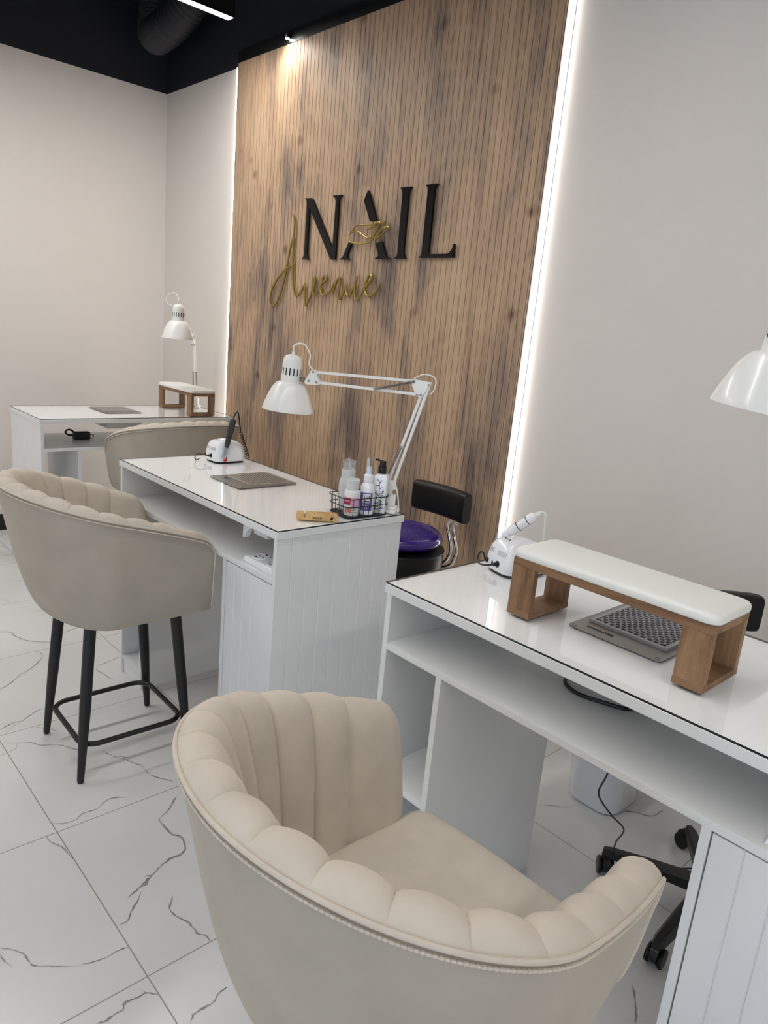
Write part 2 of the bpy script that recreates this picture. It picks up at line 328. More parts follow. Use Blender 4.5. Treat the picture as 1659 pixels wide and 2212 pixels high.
D_veins=[([(2.428,-1.746),(2.414,-1.719),(2.402,-1.689),(2.409,-1.67),(2.389,-1.642),(2.37,-1.612),(2.359,-1.58)],5),([(2.457,-1.729),(2.438,-1.711),(2.418,-1.686),(2.41,-1.672)],2),([(2.519,-1.755),(2.539,-1.724),(2.563,-1.683),(2.593,-1.669),(2.611,-1.637),(2.63,-1.609),(2.662,-1.593),(2.696,-1.566)],4),([(2.539,-1.724),(2.57,-1.735),(2.583,-1.765),(2.589,-1.786)],2),([(2.465,-1.645),(2.488,-1.629),(2.51,-1.608),(2.546,-1.588)],3),([(2.739,-1.511),(2.781,-1.496),(2.805,-1.486),(2.835,-1.466),(2.868,-1.452),(2.893,-1.439),(2.932,-1.44),(2.968,-1.433),(3.001,-1.412),(3.027,-1.393)],6),([(2.796,-1.498),(2.807,-1.471),(2.831,-1.459)],6),([(3.012,-1.764),(3.03,-1.744),(3.035,-1.719),(3.036,-1.7),(3.021,-1.684),(3.022,-1.66),(3.022,-1.632),(3.001,-1.603),(3.002,-1.574),(3.027,-1.537)],5),([(3.057,-1.84),(3.074,-1.828)],1.5),([(3.055,-1.794),(3.082,-1.793),(3.107,-1.783),(3.132,-1.772),(3.162,-1.77),(3.195,-1.764)],6),([(3.102,-1.42),(3.126,-1.445),(3.153,-1.474),(3.168,-1.509),(3.205,-1.51),(3.253,-1.508),(3.276,-1.494),(3.321,-1.502),(3.34,-1.523),(3.338,-1.55),(3.336,-1.576)],6),([(3.195,-1.513),(3.22,-1.513),(3.256,-1.508),(3.276,-1.492),(3.32,-1.502),(3.341,-1.522),(3.341,-1.557),(3.351,-1.59),(3.366,-1.619),(3.38,-1.647),(3.394,-1.675),(3.405,-1.708)],8),([(3.362,-1.643),(3.366,-1.628),(3.388,-1.646),(3.39,-1.662)],8),([(3.405,-1.669),(3.429,-1.69),(3.453,-1.717),(3.476,-1.735),(3.474,-1.763)],6),([(3.466,-1.612),(3.505,-1.638),(3.544,-1.631),(3.564,-1.621),(3.593,-1.619),(3.615,-1.617),(3.63,-1.605),(3.654,-1.607)],7),([(3.381,-1.999),(3.394,-1.983),(3.426,-1.962),(3.463,-1.958),(3.477,-1.95),(3.498,-1.923),(3.527,-1.885)],4),([(3.534,-1.87),(3.544,-1.838),(3.548,-1.818),(3.546,-1.795),(3.549,-1.766)],4),([(3.395,-2.003),(3.423,-2.001),(3.446,-1.992)],3),([(3.709,-1.766),(3.69,-1.784),(3.688,-1.808),(3.685,-1.831),(3.697,-1.841),(3.697,-1.863),(3.701,-1.878),(3.696,-1.896)],8),([(3.784,-1.636),(3.788,-1.664),(3.799,-1.678),(3.798,-1.704),(3.799,-1.727),(3.812,-1.741)],7),([(3.675,-1.791),(3.69,-1.783)],3),([(1.603,-1.526),(1.608,-1.507),(1.632,-1.485),(1.668,-1.485),(1.707,-1.472),(1.739,-1.461),(1.773,-1.429),(1.819,-1.373)],7),([(1.88,-1.448),(1.919,-1.447),(1.962,-1.467),(2.009,-1.508),(2.034,-1.538),(2.053,-1.575),(2.091,-1.607),(2.119,-1.639),(2.133,-1.667)],6),([(2.13,-1.297),(2.125,-1.26),(2.112,-1.222),(2.093,-1.183)],5),([(2.139,-1.297),(2.175,-1.311),(2.208,-1.299),(2.253,-1.296),(2.273,-1.284)],5),([(0.909,-1.341),(0.937,-1.316),(0.973,-1.276),(0.993,-1.238)],4),([(1.198,-1.418),(1.226,-1.403),(1.275,-1.393)],5),([(1.378,-1.354),(1.417,-1.327),(1.448,-1.287)],3),([(0.119,-1.131),(0.11,-1.104),(0.104,-1.073)],5),([(0.313,-1.173),(0.408,-1.166),(0.363,-1.126)],3),([(0.547,-1.245),(0.536,-1.215),(0.53,-1.173),(0.569,-1.165)],5),([(1.744,-1.294),(1.727,-1.258),(1.724,-1.226)],3),([(3.811,-0.482),(3.843,-0.444),(3.882,-0.406)],2),([(3.996,-0.276),(4.025,-0.243),(4.061,-0.224),(4.074,-0.198),(4.074,-0.149)],6),([(4.339,-0.716),(4.355,-0.708),(4.376,-0.7)],4),([(4.362,-0.87),(4.385,-0.897),(4.411,-0.94),(4.419,-0.959)],6),([(2.504,-1.129),(2.54,-1.111),(2.588,-1.099)],3)]

L1_head=(1.072,-0.409,1.432)
L1_cable=[(1.0796,-0.4467,1.5602),(1.0633,-0.4623,1.5646),(1.0495,-0.4827,1.5488),(1.0499,-0.4903,1.5268),(1.0634,-0.4847,1.503),(1.075,-0.45,1.49),(1.062,-0.40,1.462)]
L3_head=(4.5036,-1.0093,1.4952)
TIP_brush=(3.129,-0.85,1.056); TIP_file=(3.217,-0.84,1.072); TIP_stick=(3.227,-0.83,1.082)
CORD=[(4.25,-0.90,0.731),(4.215,-0.86,0.60),(4.189,-0.84,0.47),(4.179,-0.845,0.41),(4.197,-0.795,0.34),(4.206,-0.725,0.27),(4.162,-0.659,0.17),(4.133,-0.587,0.07),(4.127,-0.52,0.004),(4.161,-0.486,0.004),(4.205,-0.444,0.004),(4.3,-0.3,0.004)]

# ================================================================ the room
XR, YF, ZC, ZT = 8.0, -5.2, 3.55, 2.83
mb = MB(); mb.add([(-0.15, YF, 0), (XR, YF, 0), (XR, 0.15, 0), (-0.15, 0.15, 0)], [(0, 1, 2, 3)])
def vein(mb, pts, w, k):
    P = cr_spline([(x, y, 0) for x, y in pts], 7); n = len(P); L = []; Rr = []
    rnd = random.Random(k); ph = rnd.random()*6
    for i, p in enumerate(P):
        t = (P[min(i+1, n-1)]-P[max(i-1, 0)]).normalized(); q = Vector((-t.y, t.x, 0))
        a = w*0.5*(0.22+0.78*abs(sin(ph+i*0.33)*sin(ph*2+i*0.13)))*(min(1, (i+0.4)/4))*(min(1, (n-i-0.6)/4))
        p = p+q*rnd.uniform(-0.0016, 0.0016)
        L.append(p+q*a*rnd.uniform(0.5, 1.1)); Rr.append(p-q*a*rnd.uniform(0.2, 1.1))
    z = 0.0004+k*1e-5
    b = len(mb.v); mb.add([(p.x, p.y, z) for p in L]+[(p.x, p.y, z) for p in Rr], [(i, i+1, n+i+1, n+i) for i in range(n-1)])
mb.cur = 1
for k, (pts, w) in enumerate(D_veins):
    mb.cur = 1; vein(mb, pts, 0.0012*w+0.0008, k)
    mb.cur = 2; vein(mb, pts, 0.0007+0.00014*w, k+50)
rv = random.Random(11)
for k in range(46):      # veins of the tiles away from the camera's foreground
    x, y = rv.uniform(0.2, 7.8), rv.uniform(-5.1, -0.1)
    if 0.8 < x < 4.4 and -3.0 < y < -1.2: continue
    a = rv.uniform(0, 6.28); pts = [(x, y)]
    for j in range(6):
        a += rv.uniform(-0.7, 0.7); x += 0.07*cos(a); y += 0.07*sin(a); pts.append((x, y))
    mb.cur = 1; vein(mb, pts, 0.005, 100+k); mb.cur = 2; vein(mb, pts, 0.0018, 160+k)
fl = mb.build('floor', [M['floor'], M['vein'], M['veindark']], smooth=False); tag(fl, kind='structure')

def wall(name, boxes_light, boxes_dark):
    mb = MB()
    for b in boxes_light: mb.box(*b)
    mb.cur = 1
    for b in boxes_dark: mb.box(*b)
    return tag(mb.build(name, [M['wall'], M['navy']], smooth=False), kind='structure')
wall('wall_back', [(-0.15, XR, 0, 0.15, 0, ZT)], [(-0.15, XR, 0, 0.15, ZT, ZC)])
wall('wall_left', [(-0.15, 0, YF, 0, 0, ZT)], [(-0.15, 0, YF, 0, ZT, ZC)])
wall('wall_right', [(XR, XR+0.15, YF, 0.15, 0, ZT)], [(XR, XR+0.15, YF, 0.15, ZT, ZC)])
WX0, WX1, WZ0, WZ1 = 4.3, 7.2, 0.15, 2.45
wall('wall_front', [(-0.15, WX0, YF-0.15, YF, 0, ZT), (WX1, XR, YF-0.15, YF, 0, ZT), (WX0, WX1, YF-0.15, YF, 0, WZ0), (WX0, WX1, YF-0.15, YF, WZ1, ZT)], [(-0.15, XR, YF-0.15, YF, ZT, ZC)])
mb = MB(); mb.box(-0.15, XR, YF-0.15, 0.15, ZC, ZC+0.1); tag(mb.build('ceiling', M['navy'], smooth=False), kind='structure')
win = MB()
for x in (WX0, (WX0+WX1)/2-0.025, WX1-0.05): win.box(x, x+0.05, YF-0.1, YF-0.05, WZ0, WZ1)
win.box(WX0, WX1, YF-0.1, YF-0.05, WZ0, WZ0+0.05); win.box(WX0, WX1, YF-0.1, YF-0.05, WZ1-0.05, WZ1)
w = tag(win.build('window_1', M['black'], smooth=False), kind='structure')
mb = MB(); mb.box(WX0+0.05, WX1-0.05, YF-0.082, YF-0.076, WZ0+0.05, WZ1-0.05); mb.build('pane', M['glass'], w)
mb = MB(); mb.box(0, 0.014, YF, 0, 0, 0.106); tag(mb.build('baseboard_left', M['blackp'], bevel=0.003), kind='structure')
mb = MB(); mb.box(0.014, 0.9, -0.014, 0, 0, 0.106); mb.box(3.17, XR, -0.014, 0, 0, 0.106); tag(mb.build('baseboard_back', M['blackp'], bevel=0.003), kind='structure')
mb = MB(); mb.box(0.92, 5.2, -0.022, 0, 2.842, 2.90); tag(mb.build('trim_1', M['black'], smooth=False), kind='structure')

# ---------------------------------------------------------------- slatted wood panel
PX0, PX1, PZ1, PT = 0.921, 3.136, 2.842, 0.02
root = thing('wood_wall_panel', 'tall grooved brown wood-print panel on the back wall behind the desks', 'wall panel', (PX0, 0, 0))
prof = [(PX0, -0.001), (PX0, -PT)]
x = PX0+0.0315
while x < PX1-0.01:
    prof += [(x-0.0016, -PT), (x-0.0009, -PT+0.005), (x+0.0009, -PT+0.005), (x+0.0016, -PT)]; x += 0.0315
prof += [(PX1, -PT), (PX1, -0.001)]
mb = MB(); n = len(prof)
for i in range(n-1):
    a, b = prof[i], prof[i+1]; mb.add([(a[0], a[1], 0), (b[0], b[1], 0), (b[0], b[1], PZ1), (a[0], a[1], PZ1)], [(0, 1, 2, 3)])
mb.add([(p[0], p[1], PZ1) for p in prof], [tuple(range(n))])
mb.build('grooved_board', M['panel'], root, smooth=False)
mb = MB(); mb.box(PX1, PX1+0.003, -PT-0.001, 0, 0, PZ1); mb.build('edge_trim', M['black'], root, smooth=False)
mb = MB(); mb.box(PX0-0.003, PX0, -PT-0.001, 0, 0, PZ1); mb.build('edge_trim', M['black'], root, smooth=False)
def led(x0, x1, label):
    r = thing('led_strip', label, 'light strip', (x0, 0, 0), 'light strips beside the wood panel')
    mb = MB(); mb.box(x0+0.001, x1-0.001, -0.016, -0.004, 0.0, 2.825); mb.build('diffuser', M['led'], r, smooth=False)
    mb = MB(); mb.box(x0, x1, -0.004, 0, 0.0, 2.828); mb.build('channel', M['steel2'], r, smooth=False)
led(3.1395, 3.160, 'glowing vertical white light strip along the right edge of the wood panel')
led(0.897, 0.9175, 'glowing vertical white light strip along the left edge of the wood panel')

# ---------------------------------------------------------------- the sign
def letter(name, label, polys):
    r = thing(name, label, 'sign letter', (polys[0][0][0], -0.034, 1.79), 'black sign letters')
    for poly in polys:
        mb = MB(); mb.prism([(x, z) for x, z in poly], -0.0365, -0.0265); mb.build('stroke', M['signblack'], r, smooth=False)
        cx = sum(p[0] for p in poly)/len(poly); 
        zz = [p[1] for p in poly]
        for f in (0.2, 0.8):
            zc = min(zz)+f*(max(zz)-min(zz)); xs = []
            m = len(poly)
            for i in range(m):
                a, b = poly[i], poly[(i+1) % m]
                if (a[1]-zc)*(b[1]-zc) < 0: xs.append(a[0]+(b[0]-a[0])*(zc-a[1])/(b[1]-a[1]))
            xs.sort()
            if len(xs) >= 2: mb = MB(); mb.cyl(((xs[0]+xs[1])/2, -0.0266, zc), ((xs[0]+xs[1])/2, -0.018, zc), 0.003, n=8); mb.build('standoff', M['clear'], r)
letter('sign_letter', 'gloss black letter N on the wood panel, first of the word NAIL', D_N)
letter('sign_letter', 'gloss black letter A in three pieces crossed by the gold hand outline', D_A)
letter('sign_letter', 'gloss black letter I on the wood panel, between the A and the L', D_I)
letter('sign_letter', 'gloss black letter L on the wood panel, last of the word NAIL', D_L)
def stroke(mb, pts, y, w, taper=True, depth=0.004):
    P = cr_spline([(x, y, z) for x, z in pts], 8); n = len(P)
    rs = [w*(0.45+0.55*min(1, min(i, n-1-i)/6.0)) if taper else w for i in range(n)]
    mb.tube(P, rs, 8)
mb = MB()
for k, s in enumerate(D_script): stroke(mb, s, -0.034-0.0004*k, 0.0064)
tag(mb.build('sign_script', M['gold'], off=(1.38, -0.034, 1.53)), 'gold handwritten word Avenue mounted under the black letters', 'sign word')
mb = MB()
for k, s in enumerate(D_hand): stroke(mb, s, -0.043-0.0004*k, 0.0042 if k < 7 else 0.003)
tag(mb.build('hand_emblem', M['gold'], off=(2.08, -0.043, 1.9)), 'gold outline of a hand laid across the black letter A', 'sign emblem')

# ---------------------------------------------------------------- ceiling fittings
def light_bar(x, y0, y1, z, label, lit='bar'):
    r = thing('linear_ceiling_light', label, 'ceiling light', (x, (y0+y1)/2, z), 'long black linear ceiling lights')
    mb = MB(); mb.box(x-0.006, x+0.056, y1, y0, z+0.012, z+0.085); mb.box(x-0.006, x, y1, y0, z, z+0.012); mb.box(x+0.05, x+0.056, y1, y0, z, z+0.012); mb.box(x-0.006, x+0.056, y0, y0+0.004, z, z+0.085); mb.box(x-0.006, x+0.056, y1-0.004, y1, z, z+0.085)
    mb.build('housing', M['black'], r, smooth=False)
    mb = MB(); mb.box(x+0.001, x+0.049, y1+0.002, y0-0.002, z+0.002, z+0.011); mb.build('diffuser', M[lit], r, smooth=False)
    for yy in (y0-0.3, y1+0.3):
        mb = MB(); mb.cyl((x+0.025, yy, z+0.085), (x+0.025, yy, ZC), 0.0015, n=6); mb.build('suspension_wire', M['steel'], r)
light_bar(1.255, -0.283, -4.3, 2.9, 'black linear ceiling light with a glowing white underside near the left wall')
light_bar(3.75, -0.85, -4.6, 2.9, 'black linear ceiling light over the gap between the two long desks', 'bar2')
light_bar(6.2, -0.85, -4.6, 2.9, 'black linear ceiling light near the right wall, out of view', 'bar3')
mb = MB(); P = cr_spline([(0.95, -0.16, 3.36), (0.74, -0.165, 3.22), (0.56, -0.2, 3.1), (0.40, -0.23, 3.04), (0.24, -0.2, 3.08), (0.16, -0.15, 3.3), (0.15, -0.14, 3.55)], 14)
rs = [0.098+0.004*(1 if i % 2 else -1) for i in range(len(P))]; mb.tube(P, rs, 24)
tag(mb.build('ventilation_duct', mat('duct_navy', (30, 32, 38), 0.6), off=(0.4, -0.2, 3.1)), 'dark ribbed flexible ventilation duct bending in the ceiling corner', 'duct')
mb = MB(); mb.box(1.5, 5.0, -1.05, -0.62, 3.22, 3.5)
tag(mb.build('ceiling_duct', mat('duct_grey', (24, 26, 31), 0.6), off=(2.2, -0.8, 3.2), bevel=0.01), 'dark flat rectangular duct running under the ceiling beside the linear light', 'duct')
r = thing('spotlight', 'small bright spotlight at the top edge of the wood panel', 'spotlight', (1.42, -0.05, 2.87))
mb = MB(); mb.cyl((1.42, -0.036, 2.862), (1.42, -0.036, 2.885), 0.013, n=20); mb.box(1.414, 1.426, -0.036, -0.021, 2.868, 2.88); mb.build('housing', M['black'], r)
mb = MB(); mb.cyl((1.42, -0.036, 2.858), (1.42, -0.036, 2.862), 0.0105, n=20); mb.build('lens', M['lampspot'], r)
spot('spotlight_beam', (1.42, -0.10, 2.868), (1.55, 0.0, 2.2), 2.4, 135, (1, 0.95, 0.88), 1.0, 0.03)

# ================================================================ desks
L, D, H = 1.0895, 0.4945, 0.8975
def grooved(mb, axis, at, a0, a1, z0, z1, th, n, out=-1):
    # board whose outer face carries n boards parted by vertical V grooves
    w = (a1-a0)/n; pr = [(a0, 0), (a0, th)]
    for k in range(1, n):
        c = a0+k*w; pr += [(c-0.0022, th), (c, th-0.0028), (c+0.0022, th)]
    pr += [(a1, th), (a1, 0)]
    if axis == 'x': poly = [(at+out*t, a) for a, t in pr]
    else: poly = [(a, at+out*t) for a, t in pr]
    mb.slab(poly, z0, z1)
def make_desk(label, group, loc, rot):
    r = thing('manicure_desk', label, 'desk', loc, group, world=False, rot=rot)
    T = 0.016
    mb = MB(); mb.box(0, L, 0, D, 0.871, 0.893); mb.m[1] = 1; mb.build('tabletop', [M['lam'], M['lamtop']], r, bevel=0.0008)
    mb = MB(); mb.box(0.001, L-0.001, 0.001, D-0.001, 0.8934, H)
    mb.m = [0, 0, 1, 1, 1, 1]; mb.build('glass_sheet', [M['glass'], M['glassedge']], r, smooth=False)
    mb = MB(); grooved(mb, 'x', 0.021, 0.004, D-0.006, 0, 0.871, T, 9, -1); mb.build('side_panel', M['lam'], r, smooth=False)
    mb = MB(); grooved(mb, 'x', L-0.021, 0.004, D-0.006, 0, 0.871, T, 9, 1); mb.build('side_panel', M['lam'], r, smooth=False)
    mb = MB(); mb.box(0.0212, L-0.0212, 0.004, 0.459, 0.731, 0.747); mb.build('shelf', M['lam'], r, bevel=0.0006)
    mb = MB(); mb.box(0.186, 0.202, 0.004, 0.485, 0.0, 0.7308); mb.build('divider', M['lam'], r, bevel=0.0006)
    mb = MB(); mb.box(0.0212, 0.1858, 0.006, 0.45, 0.385, 0.401); mb.build('small_shelf', M['lam'], r, bevel=0.0006)
    mb = MB(); mb.box(0.0212, 0.1858, 0.006, 0.45, 0.062, 0.078); mb.box(0.0212, 0.1858, 0.012, 0.028, 0.0, 0.0618); mb.build('bottom_shelf', M['lam'], r, bevel=0.0006)
    c0 = 0.794
    mb = MB(); mb.box(c0, c0+T, 0.004, 0.455, 0, 0.7308); mb.box(c0+T, L-0.0212, 0.439, 0.455, 0.02, 0.7308); mb.box(c0+T, L-0.0212, 0.03, 0.439, 0.05, 0.066)
    mb.build('cabinet_carcass', M['lam'], r, bevel=0.0006)
    mb = MB(); grooved(mb, 'y', 0.022, c0+T+0.003, L-0.024, 0.02, 0.727, T, 5, -1); mb.build('cabinet_door', M['lam'], r, smooth=False)
    return r
desk2 = make_desk('white manicure desk in the middle, carrying the bottle basket and long-armed lamp', 'white manicure desks', (2.2141, -1.2350, 0), 0)
desk1 = copy_tree(desk2); desk1.location = (1.1887, -1.2063, 0); desk1.rotation_euler = (0, 0, pi/2)
desk1['label'] = 'farthest white manicure desk, side-on by the left wall in the corner'
desk3 = copy_tree(desk2); desk3.location = (3.7566, -1.2355, 0)
desk3['label'] = 'white manicure desk nearest the camera, cut off by the right edge of the photo'
# dust extractors sunk into the tops
def extractor(desk, kind):
    x0, x1, y0, y1 = 0.391, 0.602, 0.170, 0.416
    def rr(x0, x1, y0, y1, r, n=5):
        out = []
        for cx, cy, a in ((x1-r, y0+r, -90), (x1-r, y1-r, 0), (x0+r, y1-r, 90), (x0+r, y0+r, 180)):
            for k in range(n+1):
                t = radians(a+90*k/n); out.append((cx+r*cos(t), cy+r*sin(t)))
        return out
    mb = MB(); mb.slab(rr(x0, x1, y0, y1, 0.012), H, H+0.0018)
    e = mb.build('extractor_plate', M['steel'], desk, smooth=False)
    for sx, sy in ((x0+0.012, y0+0.012), (x1-0.012, y0+0.012), (x0+0.012, y1-0.012), (x1-0.012, y1-0.012)):
        mb = MB(); mb.lathe([(0.0042, 0), (0.004, 0.0016), (0.0022, 0.003), (0.0, 0.0034)], (sx, sy, H+0.0018), n=12)
        mb.build('screw', M['chrome'], e)
    g = (0.408, 0.586, 0.229, 0.41); mb = MB(); z0 = H+0.0018; lift = 0.007 if kind == 3 else 0.0025
    if kind == 3: lift = 0.006
    z1 = z0+lift
    fw = 0.009
    mb.box(g[0], g[1], g[2], g[2]+fw, z0, z1); mb.box(g[0], g[1], g[3]-fw, g[3], z0, z1); mb.box(g[0], g[0]+fw, g[2]+fw, g[3]-fw, z0, z1); mb.box(g[1]-fw, g[1], g[2]+fw, g[3]-fw, z0, z1)
    if kind == 3:
        nr = 14; pw = (g[3]-g[2]-2*fw)/nr; nc = 11; cw = (g[1]-g[0]-2*fw)/nc
        for k in range(1, nr): y = g[2]+fw+k*pw; mb.box(g[0]+fw, g[1]-fw, y-0.0016, y+0.0016, z1-0.0025, z1)
        for k in range(nr):
            y = g[2]+fw+k*pw
            for j in range(nc+1):
                x = g[0]+fw+(j+(0.5 if k % 2 else 0))*cw
                if x-0.002 > g[0]+fw and x+0.002 < g[1]-fw: mb.box(x-0.0018, x+0.0018, y, y+pw, z1-0.0025, z1)
    else:
        d = 0.0125
        for s in (1, -1):
            k = -40
            while k < 60:
                # diagonal wires clipped to the frame
                c = g[0]+k*d; pts = []
                xa, xb, ya, yb = g[0]+fw, g[1]-fw, g[2]+fw, g[3]-fw
                ym = (ya+yb)/2
                lo, hi = -1, 1
                t0 = max((xa-c), (ya-ym) if s > 0 else (ym-yb)); t1 = min((xb-c), (yb-ym) if s > 0 else (ym-ya))
                if t1-t0 > 0.004:
                    zz = z1-0.0006-0.0001*s; wq = 0.0013; mb.add([(c+t0-wq, ym+s*(t0+wq), zz), (c+t1-wq, ym+s*(t1+wq), zz), (c+t1+wq, ym+s*(t1-wq), zz), (c+t0+wq, ym+s*(t0-wq), zz),
                        (c+t0-wq, ym+s*(t0+wq), zz-0.0006), (c+t1-wq, ym+s*(t1+wq), zz-0.0006), (c+t1+wq, ym+s*(t1-wq), zz-0.0006), (c+t0+wq, ym+s*(t0-wq), zz-0.0006)], [(0, 1, 2, 3), (7, 6, 5, 4), (0, 4, 5, 1), (1, 5, 6, 2), (2, 6, 7, 3), (3, 7, 4, 0)])
                k += 1
    gr = mb.build('grille', M['steel2'] if kind == 3 else M['steel3'], e, smooth=False)
    mb = MB(); mb.box(g[0]+0.002, g[1]-0.002, g[2]+0.002, g[3]-0.002, z0, z0+0.0004); mb.build('filter', M['dark'], e, smooth=False)
    mb = MB(); mb.box(0.407, 0.60, 0.178, 0.41, 0.812, 0.871)
    bx = mb.build('extractor_box', M['lam'], desk, bevel=0.001)
    mb = MB()
    for j in range(8):
        for k in range(3):
            mb.cyl((0.4068, 0.20+0.026*j, 0.825+0.014*k), (0.4072, 0.20+0.026*j, 0.825+0.014*k), 0.0045, n=8)
    mb.build('vent_holes', M['dark'], bx)
    if kind == 3:
        mb = text_mb('AIRMASTER', 0.0125, frame((0.452, 0.2, H+0.0019), (1, 0, 0), (0, 1, 0))); mb.build('lettering', M['dark'], e, smooth=False)
    if kind == 2:
        mb = text_mb('airmaster', 0.009, frame((0.44, 0.212, H+0.0019), (1, 0, 0), (0, 1, 0))); mb.build('lettering', M['dark'], e, smooth=False)
extractor(desk1, 1); extractor(desk2, 2); extractor(desk3, 3)
def outlet(desk):
    mb = MB(); mb.frustum((0.882, 1.045, 0.018, 0.10, 0.7472), (0.888, 1.039, 0.024, 0.094, 0.765))
    o = mb.build('power_socket_block', M['plastic'], desk, bevel=0.003)
    for k in range(2):
        cx = 0.925+0.078*k; mb = MB()
        mb.lathe([(0.0285, 0), (0.0285, 0.003), (0.0255, 0.0035), (0.0215, 0.003), (0.0205, -0.0)], (cx, 0.059, 0.765), n=28)
        mb.build('socket_ring', M['plastic'], o)
        mb = MB(); mb.lathe([(0.0205, 0.0004), (0.0, 0.0005)], (cx, 0.059, 0.765), n=28); mb.cur = 1
        for s in (-1, 1): mb.cyl((cx+s*0.0095, 0.059, 0.7656), (cx+s*0.0095, 0.059, 0.7662), 0.003, n=10)
        mb.box(cx-0.003, cx+0.003, 0.077, 0.081, 0.7656, 0.769); mb.box(cx-0.003, cx+0.003, 0.037, 0.041, 0.7656, 0.769)
        mb.build('socket_face', [M['dullp'], M['dark']], o)
outlet(desk2); outlet(desk3)
# white quarter-round bracket with switch under the middle desk's top
mb = MB(); poly = [(0.856, 0.811)]
poly = [(0.853, 0.871), (0.857, 0.845), (0.868, 0.823), (0.884, 0.811), (0.90, 0.808)] 
arc = [(0.853+0.045*(1-cos(radians(a))), 0.871-0.060*sin(radians(a))) for a in range(0, 91, 15)]
poly = [(0.853, 0.8708), (0.853, 0.812), (0.860, 0.811)]+[(0.935-0.070*cos(radians(a)), 0.812+0.045*sin(radians(a))) for a in range(10, 91, 10)]+[(0.965, 0.857), (0.965, 0.8708)]
mb.prism(poly, 0.035, 0.055)
br = mb.build('bracket', M['plastic'], desk2, bevel=0.001, smooth=False)
mb = MB(); mb.box(0.885, 0.96, 0.0548, 0.075, 0.83, 0.8705); mb.cur = 1; mb.cyl((0.902, 0.0347, 0.862), (0.902, 0.0352, 0.862), 0.003, n=8); mb.cyl((0.94, 0.0347, 0.864), (0.94, 0.0352, 0.864), 0.003, n=8); mb.build('screw_plate', [M['dullp'], M['dark']], br)

# ================================================================ chairs
def rim_curve(pos):
    a, b, l, c, nn, zb, zf, e = 0.313, 0.234, 0.321, 0.043, 1.91, 0.94, 0.765, 0.764
    raw = []
    for i in range(601):
        s = -1+i/300.0; u = abs(s)
        if u > 0.6: t = (u-0.6)/0.4; x = a-c*t*t; y = l*t
        else:
            ph = u/0.6*pi/2; x = a*sin(ph)**(2/nn) if ph > 0 else 0; y = -b*cos(ph)**(2/nn) if ph < pi/2 else 0
        k = max(0, min(1, (l-y)/(l+b))); raw.append(Vector((x if s >= 0 else -x, y, zf+(zb-zf)*k**e)))
    cum = [0]
    for i in range(600): cum.append(cum[-1]+(raw[i+1].xy-raw[i].xy).length)
    out = []; j = 0
    for t in pos(cum[-1]):
        while j < 599 and cum[j+1] < t: j += 1
        f = (t-cum[j])/max(1e-9, cum[j+1]-cum[j]); out.append(raw[j].lerp(raw[j+1], min(1, f)))
    return out, cum[-1]
DPOS = []
def channel_samples(total):
    # rows packed towards the seams: a long end channel at each arm tip and fifteen equal ones between
    e = 0.134; w = (total-2*e)/15
    fr = [0.5-0.5*cos(pi*k/13) for k in range(13)]
    DPOS.extend([0.0, 0.0008, 0.003, 0.007, 0.012, 0.018, 0.026, 0.034, 0.043, 0.053, 0.066, 0.08, 0.094, 0.106, 0.116, 0.124, 0.130])
    for k in range(15): DPOS.extend([e+w*k+w*f for f in fr])
    half = [total-d for d in DPOS[:17]][::-1]
    DPOS.append(total-e); DPOS.extend(half)
    return DPOS
RIM, RLEN = rim_curve(channel_samples)
NS = len(RIM)-1
def nrm(i):
    t = (RIM[min(i+1, NS)]-RIM[max(i-1, 0)]); t.z = 0; t.normalize(); return Vector((-t.y, t.x, 0))   # points inward
ZB = 0.526
def tipf(i):      # distance in metres to the nearer arm tip
    return min(DPOS[i], RLEN-DPOS[i])
def rz(i):
    d = tipf(i); r = 0.045
    return RIM[i].z-(r*(1-sqrt(max(0, 1-(1-d/r)**2))) if d < r else 0)
def shell_xy(P, th):      # plan position of the outer shell below rim point P
    Pb = Vector((P.x*0.739, 0.05+(P.y-0.05)*0.538, 0))
    if P.y > 0.12:
        k = min(1, (P.y-0.12)/0.2); Pb.x = P.x*(0.739+0.062*k); Pb.y = 0.05+(P.y-0.05)*(0.538+0.52*k)
    v = th/(pi/2); g = min(1.0, 0.444*v*v+0.556*(1-max(0.0, cos(th))**1.058))
    return Vector((P.x, P.y, 0)).lerp(Pb, g)
def shell_at(P, zt, z):
    f = max(0.0, min(1.0, (zt-z)/(zt-ZB))); return shell_xy(P, math.asin(f**(1/2.258)))
